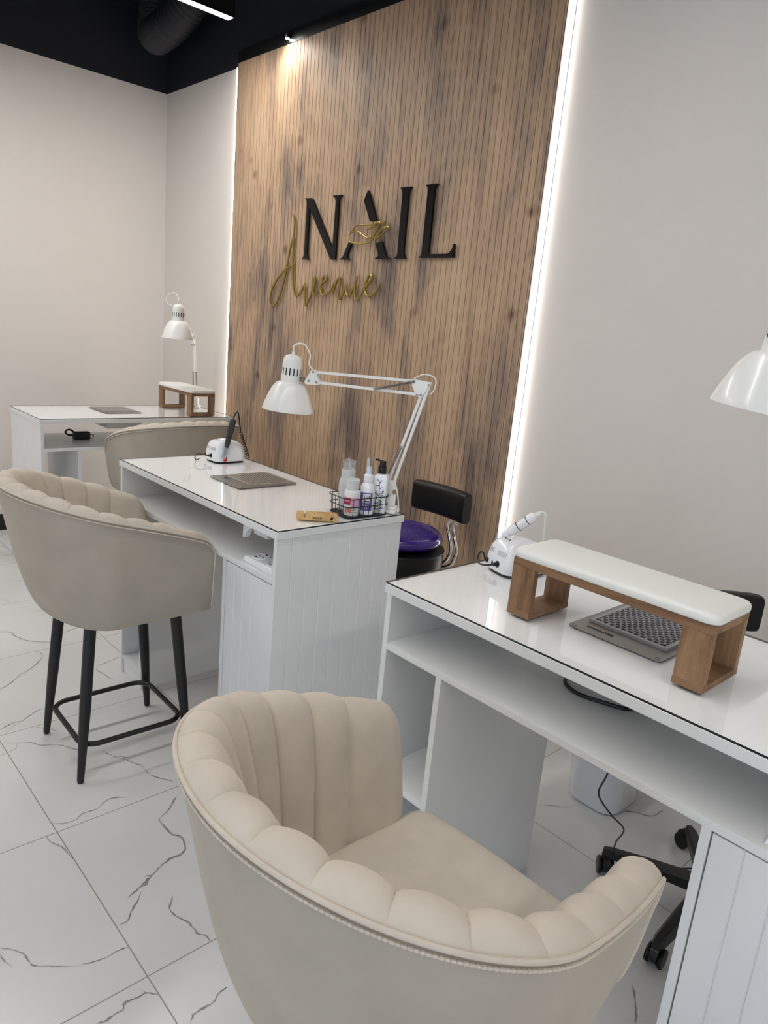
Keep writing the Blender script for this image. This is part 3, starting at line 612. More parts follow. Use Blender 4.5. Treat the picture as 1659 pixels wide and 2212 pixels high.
def make_chair(label, group, loc, rot):
    r = thing('upholstered_bar_chair', label, 'chair', loc, group, world=False, rot=rot)
    # outer shell
    mb = MB(); rows = []
    NV = 22
    for i in range(NS+1):
        P = RIM[i]; zt = rz(i)+0.0015; row = []
        for j in range(NV+1):
            th = j/NV*pi/2; z = zt-(zt-ZB)*(sin(th)**2.258)
            xy = shell_at(P, P.z, z); row.append((xy.x, xy.y, z))
        rows.append(row)
    mb.grid(rows)
    bot = [rows[i][-1] for i in range(NS+1)]; mb.add(bot, [tuple(range(NS+1))])
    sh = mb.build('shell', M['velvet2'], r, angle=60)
    # inner channelled cushion from the seam over the crest and down to the seat
    prof = [(0.0, 0.0), (0.005, 0.008), (0.014, 0.0135), (0.026, 0.016), (0.038, 0.0135), (0.049, 0.006), (0.056, -0.008), (0.061, -0.03), (0.065, -0.06), (0.069, -0.10)]
    mb = MB(); rows = []
    for i in range(NS+1):
        P = RIM[i]; n = nrm(i); zt = rz(i); d = tipf(i); ph = min(d/0.134, 1.0) if d < 0.134 else ((DPOS[i]-0.134)/((RLEN-0.268)/15)) % 1.0
        sc = 1.0 if d > 0.05 else sqrt(max(0.0, 1-(1-d/0.05)**2))
        if d < 0.134: ph = 0.5+0.5*ph
        if i in (0, NS): sc = 0
        bl = abs(sin(pi*ph))**0.55
        row = []
        zlow = 0.575
        full = prof+[(0.069-0.004*k/7, -0.10-(zt-0.10-zlow)*k/7) for k in range(1, 8)]
        for j, (dd, hh) in enumerate(full):
            env = min(1, j/2.0)
            amp = (0.0065*bl-0.0065*(1-bl))*env*sc
            if j <= 6: an = radians(90-15*j*1.0)
            else: an = 0
            off_in = dd*sc+amp*cos(an)*1.0; off_up = hh*(0.25+0.75*sc)+amp*sin(an)
            if j == 0: off_in = 0; off_up = 0
            zq = zt+off_up; q = shell_at(P, P.z, zq)+n*off_in; q.z = zq
            row.append(tuple(q))
        rows.append(row)
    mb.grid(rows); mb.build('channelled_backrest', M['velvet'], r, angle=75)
    # piping and stitches along the rim, running down the front edges of the arms
    path = [shell_at(RIM[i], RIM[i].z, rz(i))+Vector((0, 0, rz(i)+0.001))-nrm(i)*0.0015 for i in range(NS+1)]
    def front_edge(i):
        z0 = rz(i); return [shell_at(RIM[i], RIM[i].z, z0+(0.545-z0)*k/10)+Vector((0, 0.0008, z0+(0.545-z0)*k/10)) for k in range(1, 11)]
    mb = MB(); mb.tube(list(reversed(front_edge(0)))+path+front_edge(NS), 0.0032, 8); mb.build('piping', M['velvet'], r)
    mb = MB()
    path2 = [Vector(p)-nrm(i)*0.0002+Vector((0, 0, -0.0105)) for i, p in enumerate(path)]
    pp = []; pr = []; acc = 0.0; nxt = 0.03
    tot = sum((b-a).length for a, b in zip(path2, path2[1:])); ph_ = 0
    for a, b in zip(path2, path2[1:]):
        ln = (b-a).length
        while nxt <= acc+ln and nxt < tot-0.03:
            pp.append(a.lerp(b, (nxt-acc)/ln)); pr.append((0.0009, 0.0021, 0.0021)[ph_ % 3]); nxt += (0.0012, 0.0036, 0.0012)[ph_ % 3]; ph_ += 1
        acc += ln
    mb.tube(pp, pr, 6)
    k = 4
    acc = 0.0
    mb.build('stitching', M['velvet'], r)
    # seat cushion
    mb = MB(); rings = []
    base = []
    for i in range(0, NS+1, 3):
        if tipf(i) < 0.045: continue
        q = shell_at(RIM[i], RIM[i].z, 0.60)+nrm(i)*0.058; base.append(Vector((q.x, min(q.y, 0.29), 0)))
    # base runs from the left front round the back to the right front; close with a rounded front
    lf, rt = base[0], base[-1]
    fr = [(rt.x+0.004, 0.315), (rt.x-0.004, 0.335), (rt.x-0.03, 0.348), (rt.x-0.08, 0.353), (0, 0.356), (lf.x+0.08, 0.353), (lf.x+0.03, 0.348), (lf.x+0.004, 0.335), (lf.x-0.004, 0.315)]
    loop = base+[Vector((x, y, 0)) for x, y in fr]
    cen = Vector((0, 0.08, 0))
    sec = [(0.90, 0.528), (0.97, 0.531), (0.99, 0.54), (1.003, 0.555), (1.0, 0.577), (0.985, 0.590), (0.95, 0.601), (0.88, 0.607), (0.7, 0.611), (0.4, 0.613), (0.12, 0.613)]
    P = [[(cen.x+(p.x-cen.x)*s, cen.y+(p.y-cen.y)*s, z) for p in loop] for s, z in sec]
    mb.grid(P, closev=True); mb.add(P[-1], [tuple(range(len(loop)))]); mb.add(P[0], [tuple(reversed(range(len(loop))))])
    mb.build('seat', M['velvet'], r, angle=60)
    # four tapered legs
    legs = [((-0.138, -0.030), (-0.168, -0.072)), ((0.142, -0.030), (0.172, -0.072)), ((-0.138, 0.255), (-0.168, 0.292)), ((0.142, 0.255), (0.172, 0.292))]
    def legpt(k, z):
        t, b = legs[k]; f = z/0.46; return Vector((b[0]+(t[0]-b[0])*f, b[1]+(t[1]-b[1])*f, z))
    for k in range(4):
        mb = MB(); zs = [0.001, 0.006, 0.02, 0.10, 0.25, 0.535]; rs = [0.0085, 0.0105, 0.0110, 0.0135, 0.0175, 0.0185]
        mb.tube([legpt(k, z) for z in zs], rs, 20); mb.build('leg', M['black'], r)
    zf = 0.115; ring = []
    cs = [legpt(k, zf) for k in (0, 1, 3, 2)]
    x0, x1, y0, y1 = cs[0].x+0.004, cs[1].x-0.004, cs[0].y+0.004, cs[2].y-0.004
    rad = 0.055
    for cx, cy, a in ((x1-rad, y0+rad, -90), (x1-rad, y1-rad, 0), (x0+rad, y1-rad, 90), (x0+rad, y0+rad, 180)):
        for k in range(9):
            t = radians(a+90*k/8); ring.append((cx+rad*cos(t), cy+rad*sin(t), zf))
    mb = MB(); mb.tube(ring, 0.0085, 12, closed=True); mb.build('footrest', M['black'], r)
    return r
G = 'beige velvet bar chairs'
chA = make_chair('beige velvet bar chair at the left, its four black legs in view', G, (2.702, -1.556, 0), -0.02)
def chair_copy(label, loc, rot):
    c = copy_tree(chA); c.location = loc; c.rotation_euler = (0, 0, rot); c['label'] = label; return c
chair_copy('beige velvet bar chair in the foreground, its seat seen from above', (4.329, -1.772, 0), 0.039)
chair_copy('beige velvet bar chair seen from behind, between the far desk and the middle desk', (1.515, -0.62, 0), pi/2)

# ================================================================ lamps
def make_lamp(label, base, az, elbow, head, axis, side=1, cable=None, dia=0.168):
    """base: clamp point on the desk top; elbow, head: joints in the vertical plane az; axis: up axis of the shade"""
    base = (base[0], base[1], base[2]+0.0006); B = Vector(base); E = Vector(elbow); Hd = Vector(head); ax = Vector(axis).normalized()
    r = thing('desk_lamp', label, 'lamp', base, 'white swing-arm desk lamps')
    h = Vector((Hd.x-B.x, Hd.y-B.y, 0)).normalized() if az is None else Vector((cos(az), sin(az), 0)); nrmv = h.cross(Vector((0, 0, 1)))
    Z = Vector((0, 0, 1))
    def loc(o, a, b, c): return o+h*a+nrmv*b+Z*c
    def bx(mb, o, a0, a1, b0, b1, c0, c1):
        k = MB().box(a0, a1, b0, b1, c0, c1); mb.add([o+h*v[0]+nrmv*v[1]+Z*v[2] for v in k.v], k.f)
    mb = MB(); bx(mb, B, -0.030, 0.034, -0.026, 0.026, 0.0, 0.013); bx(mb, B, -0.024, 0.026, -0.02, 0.02, 0.013, 0.020); bx(mb, B, -0.016, 0.02, -0.017, 0.017, 0.020, 0.058)
    cl = mb.build('clamp', M['white'], r, bevel=0.002)
    mb = MB(); mb.cyl(loc(B, 0.002, 0.0165, 0.04), loc(B, 0.002, 0.0175, 0.04), 0.007, n=14); mb.cyl(loc(B, 0.036, 0, 0.008), loc(B, 0.034, 0.0, 0.008), 0.004, n=10); mb.build('screw', M['steel'], cl)
    mb = MB(); mb.cyl(loc(B, 0, 0, 0.056), loc(B, 0, 0, 0.078), 0.0085, n=16); bx(mb, B, -0.016, 0.018, -0.007, 0.007, 0.076, 0.104); mb.build('pivot', M['white'], r, bevel=0.001)
    b1 = loc(B, -0.010, 0, 0.099); b2 = loc(B, 0.013, 0, 0.086)
    d = (E-b1).normalized(); gap = 0.0
    e1 = E; e2 = E+h*0.022-Z*0.033
    def bar(a, b, s=0.0042, off=0.0):
        mb = MB(); u = (b-a).normalized(); w = nrmv; v = u.cross(w); o = w*off
        k = [a+o+w*s+v*s, a+o-w*s+v*s, a+o-w*s-v*s, a+o+w*s-v*s]; k2 = [p+(b-a) for p in k]
        mb.add(k+k2, [(0, 1, 2, 3), (7, 6, 5, 4), (0, 4, 5, 1), (1, 5, 6, 2), (2, 6, 7, 3), (3, 7, 4, 0)]); return mb
    bar(b1, e1, 0.0045).build('lower_arm', M['white'], r, bevel=0.0008); bar(b2, e2, 0.0045).build('lower_arm', M['white'], r, bevel=0.0008)
    # springs
    def spring(a, b, rad=0.004, turns=34):
        mb = MB(); u = (b-a).normalized(); w = u.orthogonal().normalized(); v = u.cross(w); P = []
        n = turns*6
        for i in range(n+1):
            t = 2*pi*i/6; P.append(a+(b-a)*(i/n)+(w*cos(t)+v*sin(t))*rad)
        mb.tube(P, 0.0011, 4, cap=False); return mb
    for s in (-1, 1):
        spring(b2+nrmv*0.011*s+h*0.012, b2.lerp(e2, 0.44)+nrmv*0.009*s).build('spring', M['steel'], r)
        mb = MB(); mb.cyl(b2.lerp(e2, 0.44)+nrmv*0.0*s, b2.lerp(e2, 0.44)+nrmv*0.013*s, 0.0036, n=10); mb.build('spring_pin', M['steel'], r)
    # elbow bracket
    u0 = E+h*0.050+Z*0.0065; hd1 = Hd+Z*0.0; 
    q1 = Hd-h*0.014+Z*0.030; q2 = Hd-h*0.028-Z*0.002
    mb = MB()
    for s in (-1, 1):
        o = nrmv*0.0075*s; tri = [E-h*0.006+Z*0.008, u0+Z*0.006, u0-Z*0.012+h*0.004, e2+h*0.014-Z*0.006, e2-h*0.004-Z*0.008]
        t2 = [p+o+nrmv*0.001*s for p in tri]; t1 = [p+o for p in tri]
        m = len(tri); mb.add(t1+t2, [tuple(range(m)), tuple(reversed(range(m, 2*m)))]+[(i, (i+1) % m, (i+1) % m+m, i+m) for i in range(m)])
    eb = mb.build('elbow_bracket', M['white'], r, smooth=False)
    for p in (E, u0-h*0.003, e2, e2+h*0.012-Z*0.001): mb = MB(); mb.cyl(p-nrmv*0.0105, p+nrmv*0.0105, 0.0038, n=12); mb.build('rivet', M['steel'], eb)
    v1 = u0-h*0.004; v2 = e2+h*0.012
    bar(v1, q1, 0.0045).build('upper_arm', M['white'], r, bevel=0.0008); bar(v2, q2, 0.0045).build('upper_arm', M['white'], r, bevel=0.0008)
    for s in (-1, 1): spring(v2.lerp(q2, 0.42)+nrmv*0.010*s, v1+nrmv*0.010*s).build('spring', M['steel'], r)
    mb = MB()
    for s in (-1, 1):
        o = nrmv*0.0065*s; tri = [q1+Z*0.007-h*0.006, q1+Z*0.007+h*0.006, Hd+h*0.016-Z*0.004, Hd+h*0.010-Z*0.012, q2-Z*0.008-h*0.006, q2+Z*0.005-h*0.008]
        t2 = [p+o+nrmv*0.001*s for p in tri]; t1 = [p+o for p in tri]; m = len(tri)
        mb.add(t1+t2, [tuple(range(m)), tuple(reversed(range(m, 2*m)))]+[(i, (i+1) % m, (i+1) % m+m, i+m) for i in range(m)])
    hb = mb.build('head_bracket', M['white'], r, smooth=False)
    for p in (q1, q2, Hd): mb = MB(); mb.cyl(p-nrmv*0.0095, p+nrmv*0.0095, 0.0036, n=12); mb.build('rivet', M['steel'], hb)
    # head: cap and shade; the swivel meets the cap near its foot
    capr = 0.0325
    hx = (h-ax*h.dot(ax)).normalized()
    neck = Hd+hx*(capr+0.034)-ax*0.013           # centre of the joint between cap and shade
    mb = MB(); mb.tube([Hd+h*0.006, Hd+hx*0.03], 0.0035, 10); mb.lathe([(0.008, -0.004), (0.008, 0.004)], Hd+hx*0.022, hx, n=14); mb.lathe([(0.0065, -0.003), (0.0075, 0.004)], Hd+hx*0.034, hx, n=14)
    mb.cyl(Hd+h*0.006-Z*0.012, Hd+h*0.006+Z*0.004, 0.004, n=10)
    mb.build('swivel_knob', M['steel'], r)
    q = Z.rotation_difference(ax).to_matrix()
    S = dia/0.168
    mb = MB(); nn = 48
    caprof = [(capr+0.0006, -0.004), (capr, 0.0), (capr, 0.02), (capr*0.985, 0.05), (capr*0.97, 0.062), (capr*0.92, 0.073), (capr*0.80, 0.081), (capr*0.62, 0.0855), (0.010, 0.0885), (0.0, 0.0888)]
    mb.lathe([(a*S, b*S) for a, b in caprof], neck, ax, n=nn)
    cp = mb.build('lamp_cap', M['white'], r, angle=50)
    mb = MB()
    for k in range(16):
        t = 2*pi*k/16; dr = q @ Vector((cos(t), sin(t), 0)); tn = q @ Vector((-sin(t), cos(t), 0)); c0 = neck+ax*0.022*S; c1 = neck+ax*0.045*S; ra = capr*S
        mb.add([c0+dr*(ra+0.0006)-tn*0.0018, c0+dr*(ra+0.0006)+tn*0.0018, c1+dr*(ra+0.0003)+tn*0.0018, c1+dr*(ra+0.0003)-tn*0.0018], [(0, 1, 2, 3)])
        if k % 2 == 0:
            c0 = neck+ax*0.0862*S; mb.add([c0+dr*0.014-tn*0.0016, c0+dr*0.014+tn*0.0016, c0-ax*0.0018+dr*0.023+tn*0.0016, c0-ax*0.0018+dr*0.023-tn*0.0016], [(0, 1, 2, 3)])
    mb.build('vent_slots', M['dark'], cp, smooth=False)
    R_ = dia/2; sp = []
    for k in range(13):
        t = (k/12)**1.8; sp.append(((capr+0.001)*S+(R_-capr*S)*t**0.50, -0.092*S*t))
    sp2 = sp+[(R_+0.001, sp[-1][1]-0.002), (R_-0.001, sp[-1][1]-0.002)]+[(a-0.0014, b) for a, b in reversed(sp)]
    mb = MB(); P = [[neck+q @ Vector((a*cos(2*pi*k/56), a*sin(2*pi*k/56), b)) for k in range(56)] for a, b in sp2]; mb.grid(P, closev=True)
    mb.build('shade', M['white'], r, angle=50)
    mb = MB(); mb.lathe([(0.012, -0.01), (0.014, -0.035), (0.026, -0.055), (0.028, -0.068), (0.018, -0.082), (0.0, -0.086)], neck, ax, n=20); mb.build('bulb', M['frost'], r)
    top = neck+ax*0.088*S
    mb = MB(); mb.cyl(top, top+ax*0.009, 0.0055, n=12); mb.build('cable_collar', M['white'], r)
    c = [top+ax*0.004, top+ax*0.03+nrmv*0.002]+([Vector(p) for p in cable] if cable else [top+ax*0.055-hx*0.02, top+ax*0.035-hx*0.05, q1+Z*0.004])
    mb = MB(); mb.tube(cr_spline(c, 8), 0.0026, 8); mb.build('cable', M['white'], r)
    # cable loop at the elbow and down to the clamp
    mb = MB(); mb.tube(cr_spline([v1+Z*0.004+h*0.01, E+h*0.02+Z*0.03, E-h*0.016+Z*0.022, E-h*0.018-Z*0.01, E-h*0.004-Z*0.03], 8), 0.0022, 8)
    mb.tube(cr_spline([b1-h*0.004, B-h*0.022+Z*0.075, B-h*0.030+Z*0.04, B-h*0.034+Z*0.0035], 8), 0.0022, 8); mb.build('cable', M['white'], r)
    return r
a30 = radians(210)
hh = Vector((cos(a30), sin(a30), 0))
B2 = Vector((3.262, -0.775, 0.8975))
lamp2 = make_lamp('white swing-arm lamp on the middle desk, its arm reaching left over the tabletop', B2, a30,
    B2-hh*0.093+Vector((0, 0, 0.421)), B2+hh*0.308+Vector((0, 0, 0.391)), (0.03, 0.033, 1),
    cable=[tuple(B2+hh*0.335+Vector((0, 0, 0.505))), tuple(B2+hh*0.312+Vector((0, 0, 0.475))), tuple(B2+hh*0.312+Vector((0, 0, 0.442))), tuple(B2+hh*0.294+Vector((0, 0, 0.425)))])
HD1 = Vector(L1_head)
B1 = Vector((0.786, -0.155, 0.8975))
lamp1 = make_lamp('white swing-arm lamp on the far desk, its shade hanging above the hand rest', B1, None, (0.770, -0.168, 1.315), tuple(HD1), (0.02, 0.0, 1), cable=L1_cable)
lamp3 = make_lamp('white lamp at the right edge of the photo, only half its shade in view', (4.790, -0.785, 0.8975), None, (4.800, -0.80, 1.31), L3_head, (0.1116, 0.031, 0.9933))

# ================================================================ armrests
def make_armrest(label, loc, oakc):
    r = thing('hand_rest', label, 'hand rest', loc, 'cushioned wooden hand rests', world=False)
    Wd, Dp, b, t = 0.435, 0.148, 0.0565, 0.0155; hw = 0.130
    for x0, x1, nm in ((0, b, 'leg_frame'), (Wd-b, Wd, 'leg_frame')):
        mb = MB(); mb.box(x0, x1, 0, t, t, hw-0.0175)
        lg = mb.build('leg_board', M['oak'], r, bevel=0.0006)
        mb = MB(); mb.box(x0, x1, Dp-t, Dp, t, hw-0.0175); mb.build('leg_board', M['oak'], r, bevel=0.0006)
        mb = MB(); mb.box(x0-0.0005, x1+0.0005, -0.0005, Dp+0.0005, 0.002, t); mb.build('foot_board', M['oakh'], lg, bevel=0.0006)
        mb = MB(); mb.box(x0+0.006, x1-0.006, 0.006, Dp-0.006, 0.0003, 0.002); mb.build('felt_pad', M['dark'], lg, smooth=False)
    mb = MB(); mb.box(0, Wd, 0, Dp, hw-0.0175, hw); mb.build('top_board', M['oakh'], r, bevel=0.0006)
    mb = MB(); nx, ny = 24, 12; e = 0.005
    def surf(fx, fy, top):
        x = -e+(Wd+2*e)*fx; y = -e+(Dp+2*e)*fy
        return x, y
    # domed cushion from stacked rounded outlines
    def rr(ins, rad, n=6):
        x0, x1, y0, y1 = -e+ins, Wd+e-ins, -e+ins, Dp+e-ins; rad = max(0.002, rad-ins*0.5); out = []
        for cx, cy, a in ((x1-rad, y0+rad, -90), (x1-rad, y1-rad, 0), (x0+rad, y1-rad, 90), (x0+rad, y0+rad, 180)):
            for k in range(n+1):
                tt = radians(a+90*k/n); out.append((cx+rad*cos(tt), cy+rad*sin(tt)))
        return out
    P = []
    for ins, z in ((0.006, 0.0), (0.0015, 0.0015), (0.0, 0.005), (0.0, 0.0115), (0.0012, 0.0155), (0.004, 0.0185), (0.0085, 0.0202), (0.016, 0.0213), (0.03, 0.0224), (0.05, 0.0232), (0.0715, 0.0235)):
        P.append([(x, y, hw+z) for x, y in rr(ins, 0.022)])
    mb.grid(P, closev=True); mb.add(P[-1], [tuple(range(len(P[-1])))]); mb.add(P[0], [tuple(reversed(range(len(P[0]))))])
    mb.build('cushion', M['cushion'], r, angle=60)
    return r
ar = make_armrest('long white cushioned hand rest on wooden frame legs, on the nearest desk', (4.034, -1.129, 0.8978), 0)
ar2 = copy_tree(ar); ar2.location = (0.748, -0.383, 0.8978); ar2.scale = (0.95, 1, 1); ar2['label'] = 'white cushioned hand rest with wooden frame legs on the far desk by the corner'

# ================================================================ nail drills
def make_drill(label, loc, rot, dark):
    r = thing('nail_drill', label, 'nail drill', loc, 'white electric nail drills', world=False, rot=rot)
    # local: socket end faces -y, cup side faces +x
    hx_, hy = 0.055, 0.072
    lev = [(0.94, 0.96, 0.001, 0.30), (1.0, 1.0, 0.006, 0.28), (1.0, 1.0, 0.022, 0.28), (0.97, 0.97, 0.042, 0.30), (0.90, 0.90, 0.060, 0.33), (0.78, 0.80, 0.073, 0.38), (0.58, 0.62, 0.081, 0.45), (0.3, 0.35, 0.0845, 0.5)]
    P = []; n = 40
    for sx, sy, z, p in lev:
        ring = []
        for k in range(n):
            t = 2*pi*k/n; c, s = cos(t), sin(t); ee = 0.45
            x = hx_*sx*math.copysign(abs(c)**ee, c); y = hy*sy*math.copysign(abs(s)**ee, s)
            if y > 0: zz = z*(1-0.18*(y/hy)**2)
            else: zz = z
            ring.append((x, y, zz))
        P.append(ring)
    mb = MB(); mb.grid(P, closev=True); mb.add(P[-1], [tuple(range(n))]); mb.add(P[0], [tuple(reversed(range(n)))])
    body = mb.build('housing', M['plastic'], r, angle=60)
    mb = MB(); mb.slab([(hx_*0.9*math.copysign(abs(cos(t))**.45, cos(t)), hy*0.92*math.copysign(abs(sin(t))**.45, sin(t))) for t in [2*pi*k/28 for k in range(28)]], -0.003, 0.001); mb.build('base', M['dark'], r, smooth=False)
    ye = -hy
    mb = MB()
    def skin(x, z):
        for (a, b_, z0, p0_), (a1, b1_, z1, p1_) in zip(lev, lev[1:]):
            if z0 <= z <= z1:
                f = (z-z0)/(z1-z0); sx = a+(a1-a)*f; sy = b_+(b1_-b_)*f; break
        return -hy*sy*(1-min(0.999, abs(x)/(hx_*sx))**4.44)**0.225-0.0005
    for x0_, n_, z0_, z1_ in ((0.002, 8, 0.044, 0.057), (-0.034, 5, 0.046, 0.058)):
        for k in range(n_):
            xa = x0_+0.0042*k; xb = xa+0.0018; zz_ = [z0_+(z1_-z0_)*q/4 for q in range(5)]
            mb.grid([[(xa, skin(xa, z), z) for z in zz_], [(xb, skin(xb, z), z) for z in zz_]])
    mb.build('vent_slots', M['grey'], body, smooth=False)
    mb = MB(); mb.box(-0.040, -0.028, ye-0.0008, ye+0.004, 0.014, 0.026); mb.box(-0.014, -0.008, ye-0.0008, ye+0.004, 0.015, 0.024); mb.build('switch', M['blackp'], body, bevel=0.0005)
    mb = MB(); mb.lathe([(0.0085, 0), (0.0085, 0.003), (0.0055, 0.004), (0.005, 0.012)], (0.010, ye+0.002, 0.022), (0, -1, 0), n=18); mb.build('plug', M['blackp'], body)
    for k in range(3): mb = MB(); mb.cyl((-0.012+0.009*k, -0.038, 0.0805), (-0.012+0.009*k, -0.038, 0.0835), 0.0022, n=10); mb.build('indicator', M['dark'], body)
    mb = MB(); mb.box(hx_-0.001, hx_+0.0012, -0.040, -0.025, 0.004, 0.022); mb.build('sticker', M['red'], body, smooth=False)
    return r
def drill2_parts():
    r = make_drill('white nail drill with a charcoal handpiece and black cord, on the middle desk', (2.352, -0.852, 0.9008), 0.02, True)
    r2 = make_drill('white nail drill with a white handpiece, behind the long hand rest on the nearest desk', (3.858, -0.868, 0.9008), -0.25, False)
    def cup(root, a, b):
        a, b = Vector(a), Vector(b); mb = MB(); u = b-a; ln = u.length
        mb.lathe([(0.006, 0), (0.0085, 0.002), (0.0125, ln), (0.0117, ln), (0.0077, 0.004), (0.0, 0.003)], a, u, n=24); mb.build('holder_cup', M['clear'], root)
    def hand(root, a, b, prof, m, m2, cordpts, coil, rr):
        a, b = Vector(a), Vector(b); u = (b-a); ln = u.length; mb = MB()
        mb.lathe([(p[0], p[1]*ln) for p in prof], a, u, n=28); hp = mb.build('handpiece', m, root, angle=30)
        mb = MB()
        for f, w in ((0.50, 0.0008), (0.78, 0.001)):
            rad = max(p[0] for p in prof)+0.0004; mb.lathe([(rad, -w), (rad, w)], a+u*f, u, n=28)
        mb.build('ring', M['dark'], hp)
        mb = MB(); mb.cyl(a-u.normalized()*0.012, a, 0.0012, 0.0016, n=8); mb.build('drill_bit', M['chrome'], hp)
        mb = MB(); mb.tube(cr_spline(cordpts, 10), rr, 8)
        if coil:
            ca, cb = [Vector(p) for p in coil]; uu = (cb-ca).normalized(); w = uu.orthogonal().normalized(); v = uu.cross(w); Pn = []
            turns = 11
            for i in range(turns*12+1):
                t = 2*pi*i/12; Pn.append(ca+(cb-ca)*(i/(turns*12))+(w*cos(t)+v*sin(t))*0.0052)
            mb.tube(Pn, 0.0022, 6)
        mb.build('cord', m2, root)
    # middle desk drill (cup on the +x side)
    cup(r, (0.0630, -0.046, 0.016), (0.0665, -0.034, 0.062))
    hand(r, (0.0635, -0.043, 0.030), (0.070, -0.012, 0.175), [(0.004, 0), (0.0055, 0.12), (0.0085, 0.25), (0.0105, 0.33), (0.0105, 0.62), (0.0125, 0.66), (0.0122, 0.97), (0.0085, 1.0), (0.0, 1.0)], M['darkgrip'], M['blackp'],
         [(0.070, -0.012, 0.174), (0.072, -0.006, 0.195), (0.071, 0.006, 0.202), (0.068, 0.016, 0.175), (0.066, 0.026, 0.12)], ((0.066, 0.026, 0.122), (0.058, 0.074, 0.012)), 0.0026)
    mb = MB(); mb.tube(cr_spline([(0.010, -0.084, 0.022), (0.004, -0.100, 0.026), (-0.006, -0.118, 0.028), (-0.020, -0.125, 0.018), (-0.03, -0.115, -0.001), (-0.05, -0.09, -0.001)], 6), 0.0022, 8); mb.build('power_cord', M['blackp'], r)
    # near drill (cup on the far side, handpiece leaning right)
    cup(r2, (-0.060, -0.030, 0.030), (-0.052, -0.022, 0.080))
    hand(r2, (-0.050, -0.020, 0.074), (0.012, 0.028, 0.146), [(0.004, 0), (0.0075, 0.02), (0.0095, 0.04), (0.0100, 0.22), (0.0120, 0.25), (0.0120, 0.60), (0.0128, 0.62), (0.0128, 0.93), (0.0095, 1.0), (0.0, 1.0)], M['plastic'], M['white'],
         [(0.012, 0.028, 0.146), (0.020, 0.034, 0.155), (0.028, 0.040, 0.158), (0.033, 0.043, 0.150), (0.035, 0.044, 0.12), (0.036, 0.045, 0.075)], ((0.008, 0.025, 0.142), (0.024, 0.036, 0.156)), 0.0028)
    mb = MB(); mb.tube(cr_spline([(0.010, -0.082, 0.022), (-0.006, -0.094, 0.016), (-0.030, -0.096, 0.012), (-0.050, -0.090, 0.016), (-0.062, -0.076, 0.030), (-0.066, -0.060, 0.026), (-0.068, -0.045, 0.002), (-0.07, 0.01, 0.0)], 6), 0.0024, 8); mb.build('power_cord', M['blackp'], r2)
drill2_parts()

# ================================================================ bottle basket
bk = thing('wire_basket', 'black wire basket holding bottles on the front right corner of the middle desk', 'basket', (3.230, -0.878, 0.8977), world=False, rot=-0.05)
def rrect(x0, x1, y0, y1, rad, n=5):
    out = []
    for cx, cy, a in ((x1-rad, y0+rad, -90), (x1-rad, y1-rad, 0), (x0+rad, y1-rad, 90), (x0+rad, y0+rad, 180)):
        for k in range(n+1):
            t = radians(a+90*k/n); out.append((cx+rad*cos(t), cy+rad*sin(t)))
    return out
bx, by = 0.053, 0.082
mb = MB(); mb.slab(rrect(-bx+0.003, bx-0.003, -by+0.003, by-0.003, 0.018), 0.0, 0.004); mb.build('tray', M['black'], bk)
for z, g in ((0.004, 0.0), (0.034, 0.002), (0.060, 0.004)):
    mb = MB(); mb.tube([(x, y, z) for x, y in rrect(-bx-g, bx+g, -by-g, by+g, 0.02)], 0.0016, 8, closed=True); mb.build('rim_wire', M['black'], bk)
k = 0
for y in [-0.062+0.0207*i for i in range(7)]:
    for s in (-1, 1):
        mb = MB(); mb.tube([(s*bx, y, 0.003), (s*(bx+0.004), y*1.04, 0.061)], 0.001, 6); mb.build('upright_wire', M['black'], bk)
for x in [-0.032+0.0213*i for i in range(4)]:
    for s in (-1, 1):
        mb = MB(); mb.tube([(x, s*by, 0.003), (x*1.04, s*(by+0.004), 0.061)], 0.001, 6); mb.build('upright_wire', M['black'], bk)
BZ = 0.9019
def curved_label(cx, cy, rad, a0, a1, z0, z1, m, parent, name='label'):
    mb = MB(); n = 12; P = [[(cx+rad*cos(a0+(a1-a0)*i/n), cy+rad*sin(a0+(a1-a0)*i/n), z) for z in (z0, z1)] for i in range(n+1)]
    mb.grid(P); return mb.build(name, m, parent)
def wrap_text(body, size, cx, cy, rad, ang, z, m, parent):
    mb = text_mb(body, size, Matrix.Identity(4), 0.0002)
    mb.v = [(cx+(rad+v[2])*cos(ang+v[0]/rad), cy+(rad+v[2])*sin(ang+v[0]/rad), z+v[1]) for v in mb.v]
    return mb.build('lettering', m, parent, smooth=False)
va = math.atan2(CAM.y+0.88, CAM.x-3.23)     # side of the bottles that faces the room
# tall clear pump bottle
c = (3.186, -0.893)
b = thing('pump_bottle', 'tall clear plastic pump bottle with a round cap, at the back left of the basket', 'bottle', (c[0], c[1], BZ), 'bottles in the wire basket')
mb = MB(); mb.lathe([(0.0, 0), (0.027, 0.0), (0.0285, 0.004), (0.0285, 0.085), (0.027, 0.096), (0.022, 0.105), (0.0215, 0.108)], (*c, BZ), n=36); mb.build('body', M['frost'], b)
mb = MB(); mb.lathe([(0.0225, 0.1085), (0.0225, 0.127), (0.0205, 0.128), (0.0205, 0.131)], (*c, BZ), n=32); mb.build('collar', M['frost'], b)
mb = MB(); mb.lathe([(0.0185, 0.1315), (0.0185, 0.146), (0.0205, 0.150), (0.0210, 0.157), (0.019, 0.159), (0.006, 0.1575), (0.0, 0.1575)], (*c, BZ), n=32); mb.build('press_cap', M['clear'], b)
mb = MB(); mb.tube([(c[0], c[1], BZ+0.004), (c[0], c[1], BZ+0.108)], 0.0018, 8); mb.build('dip_tube', M['dullp'], b)
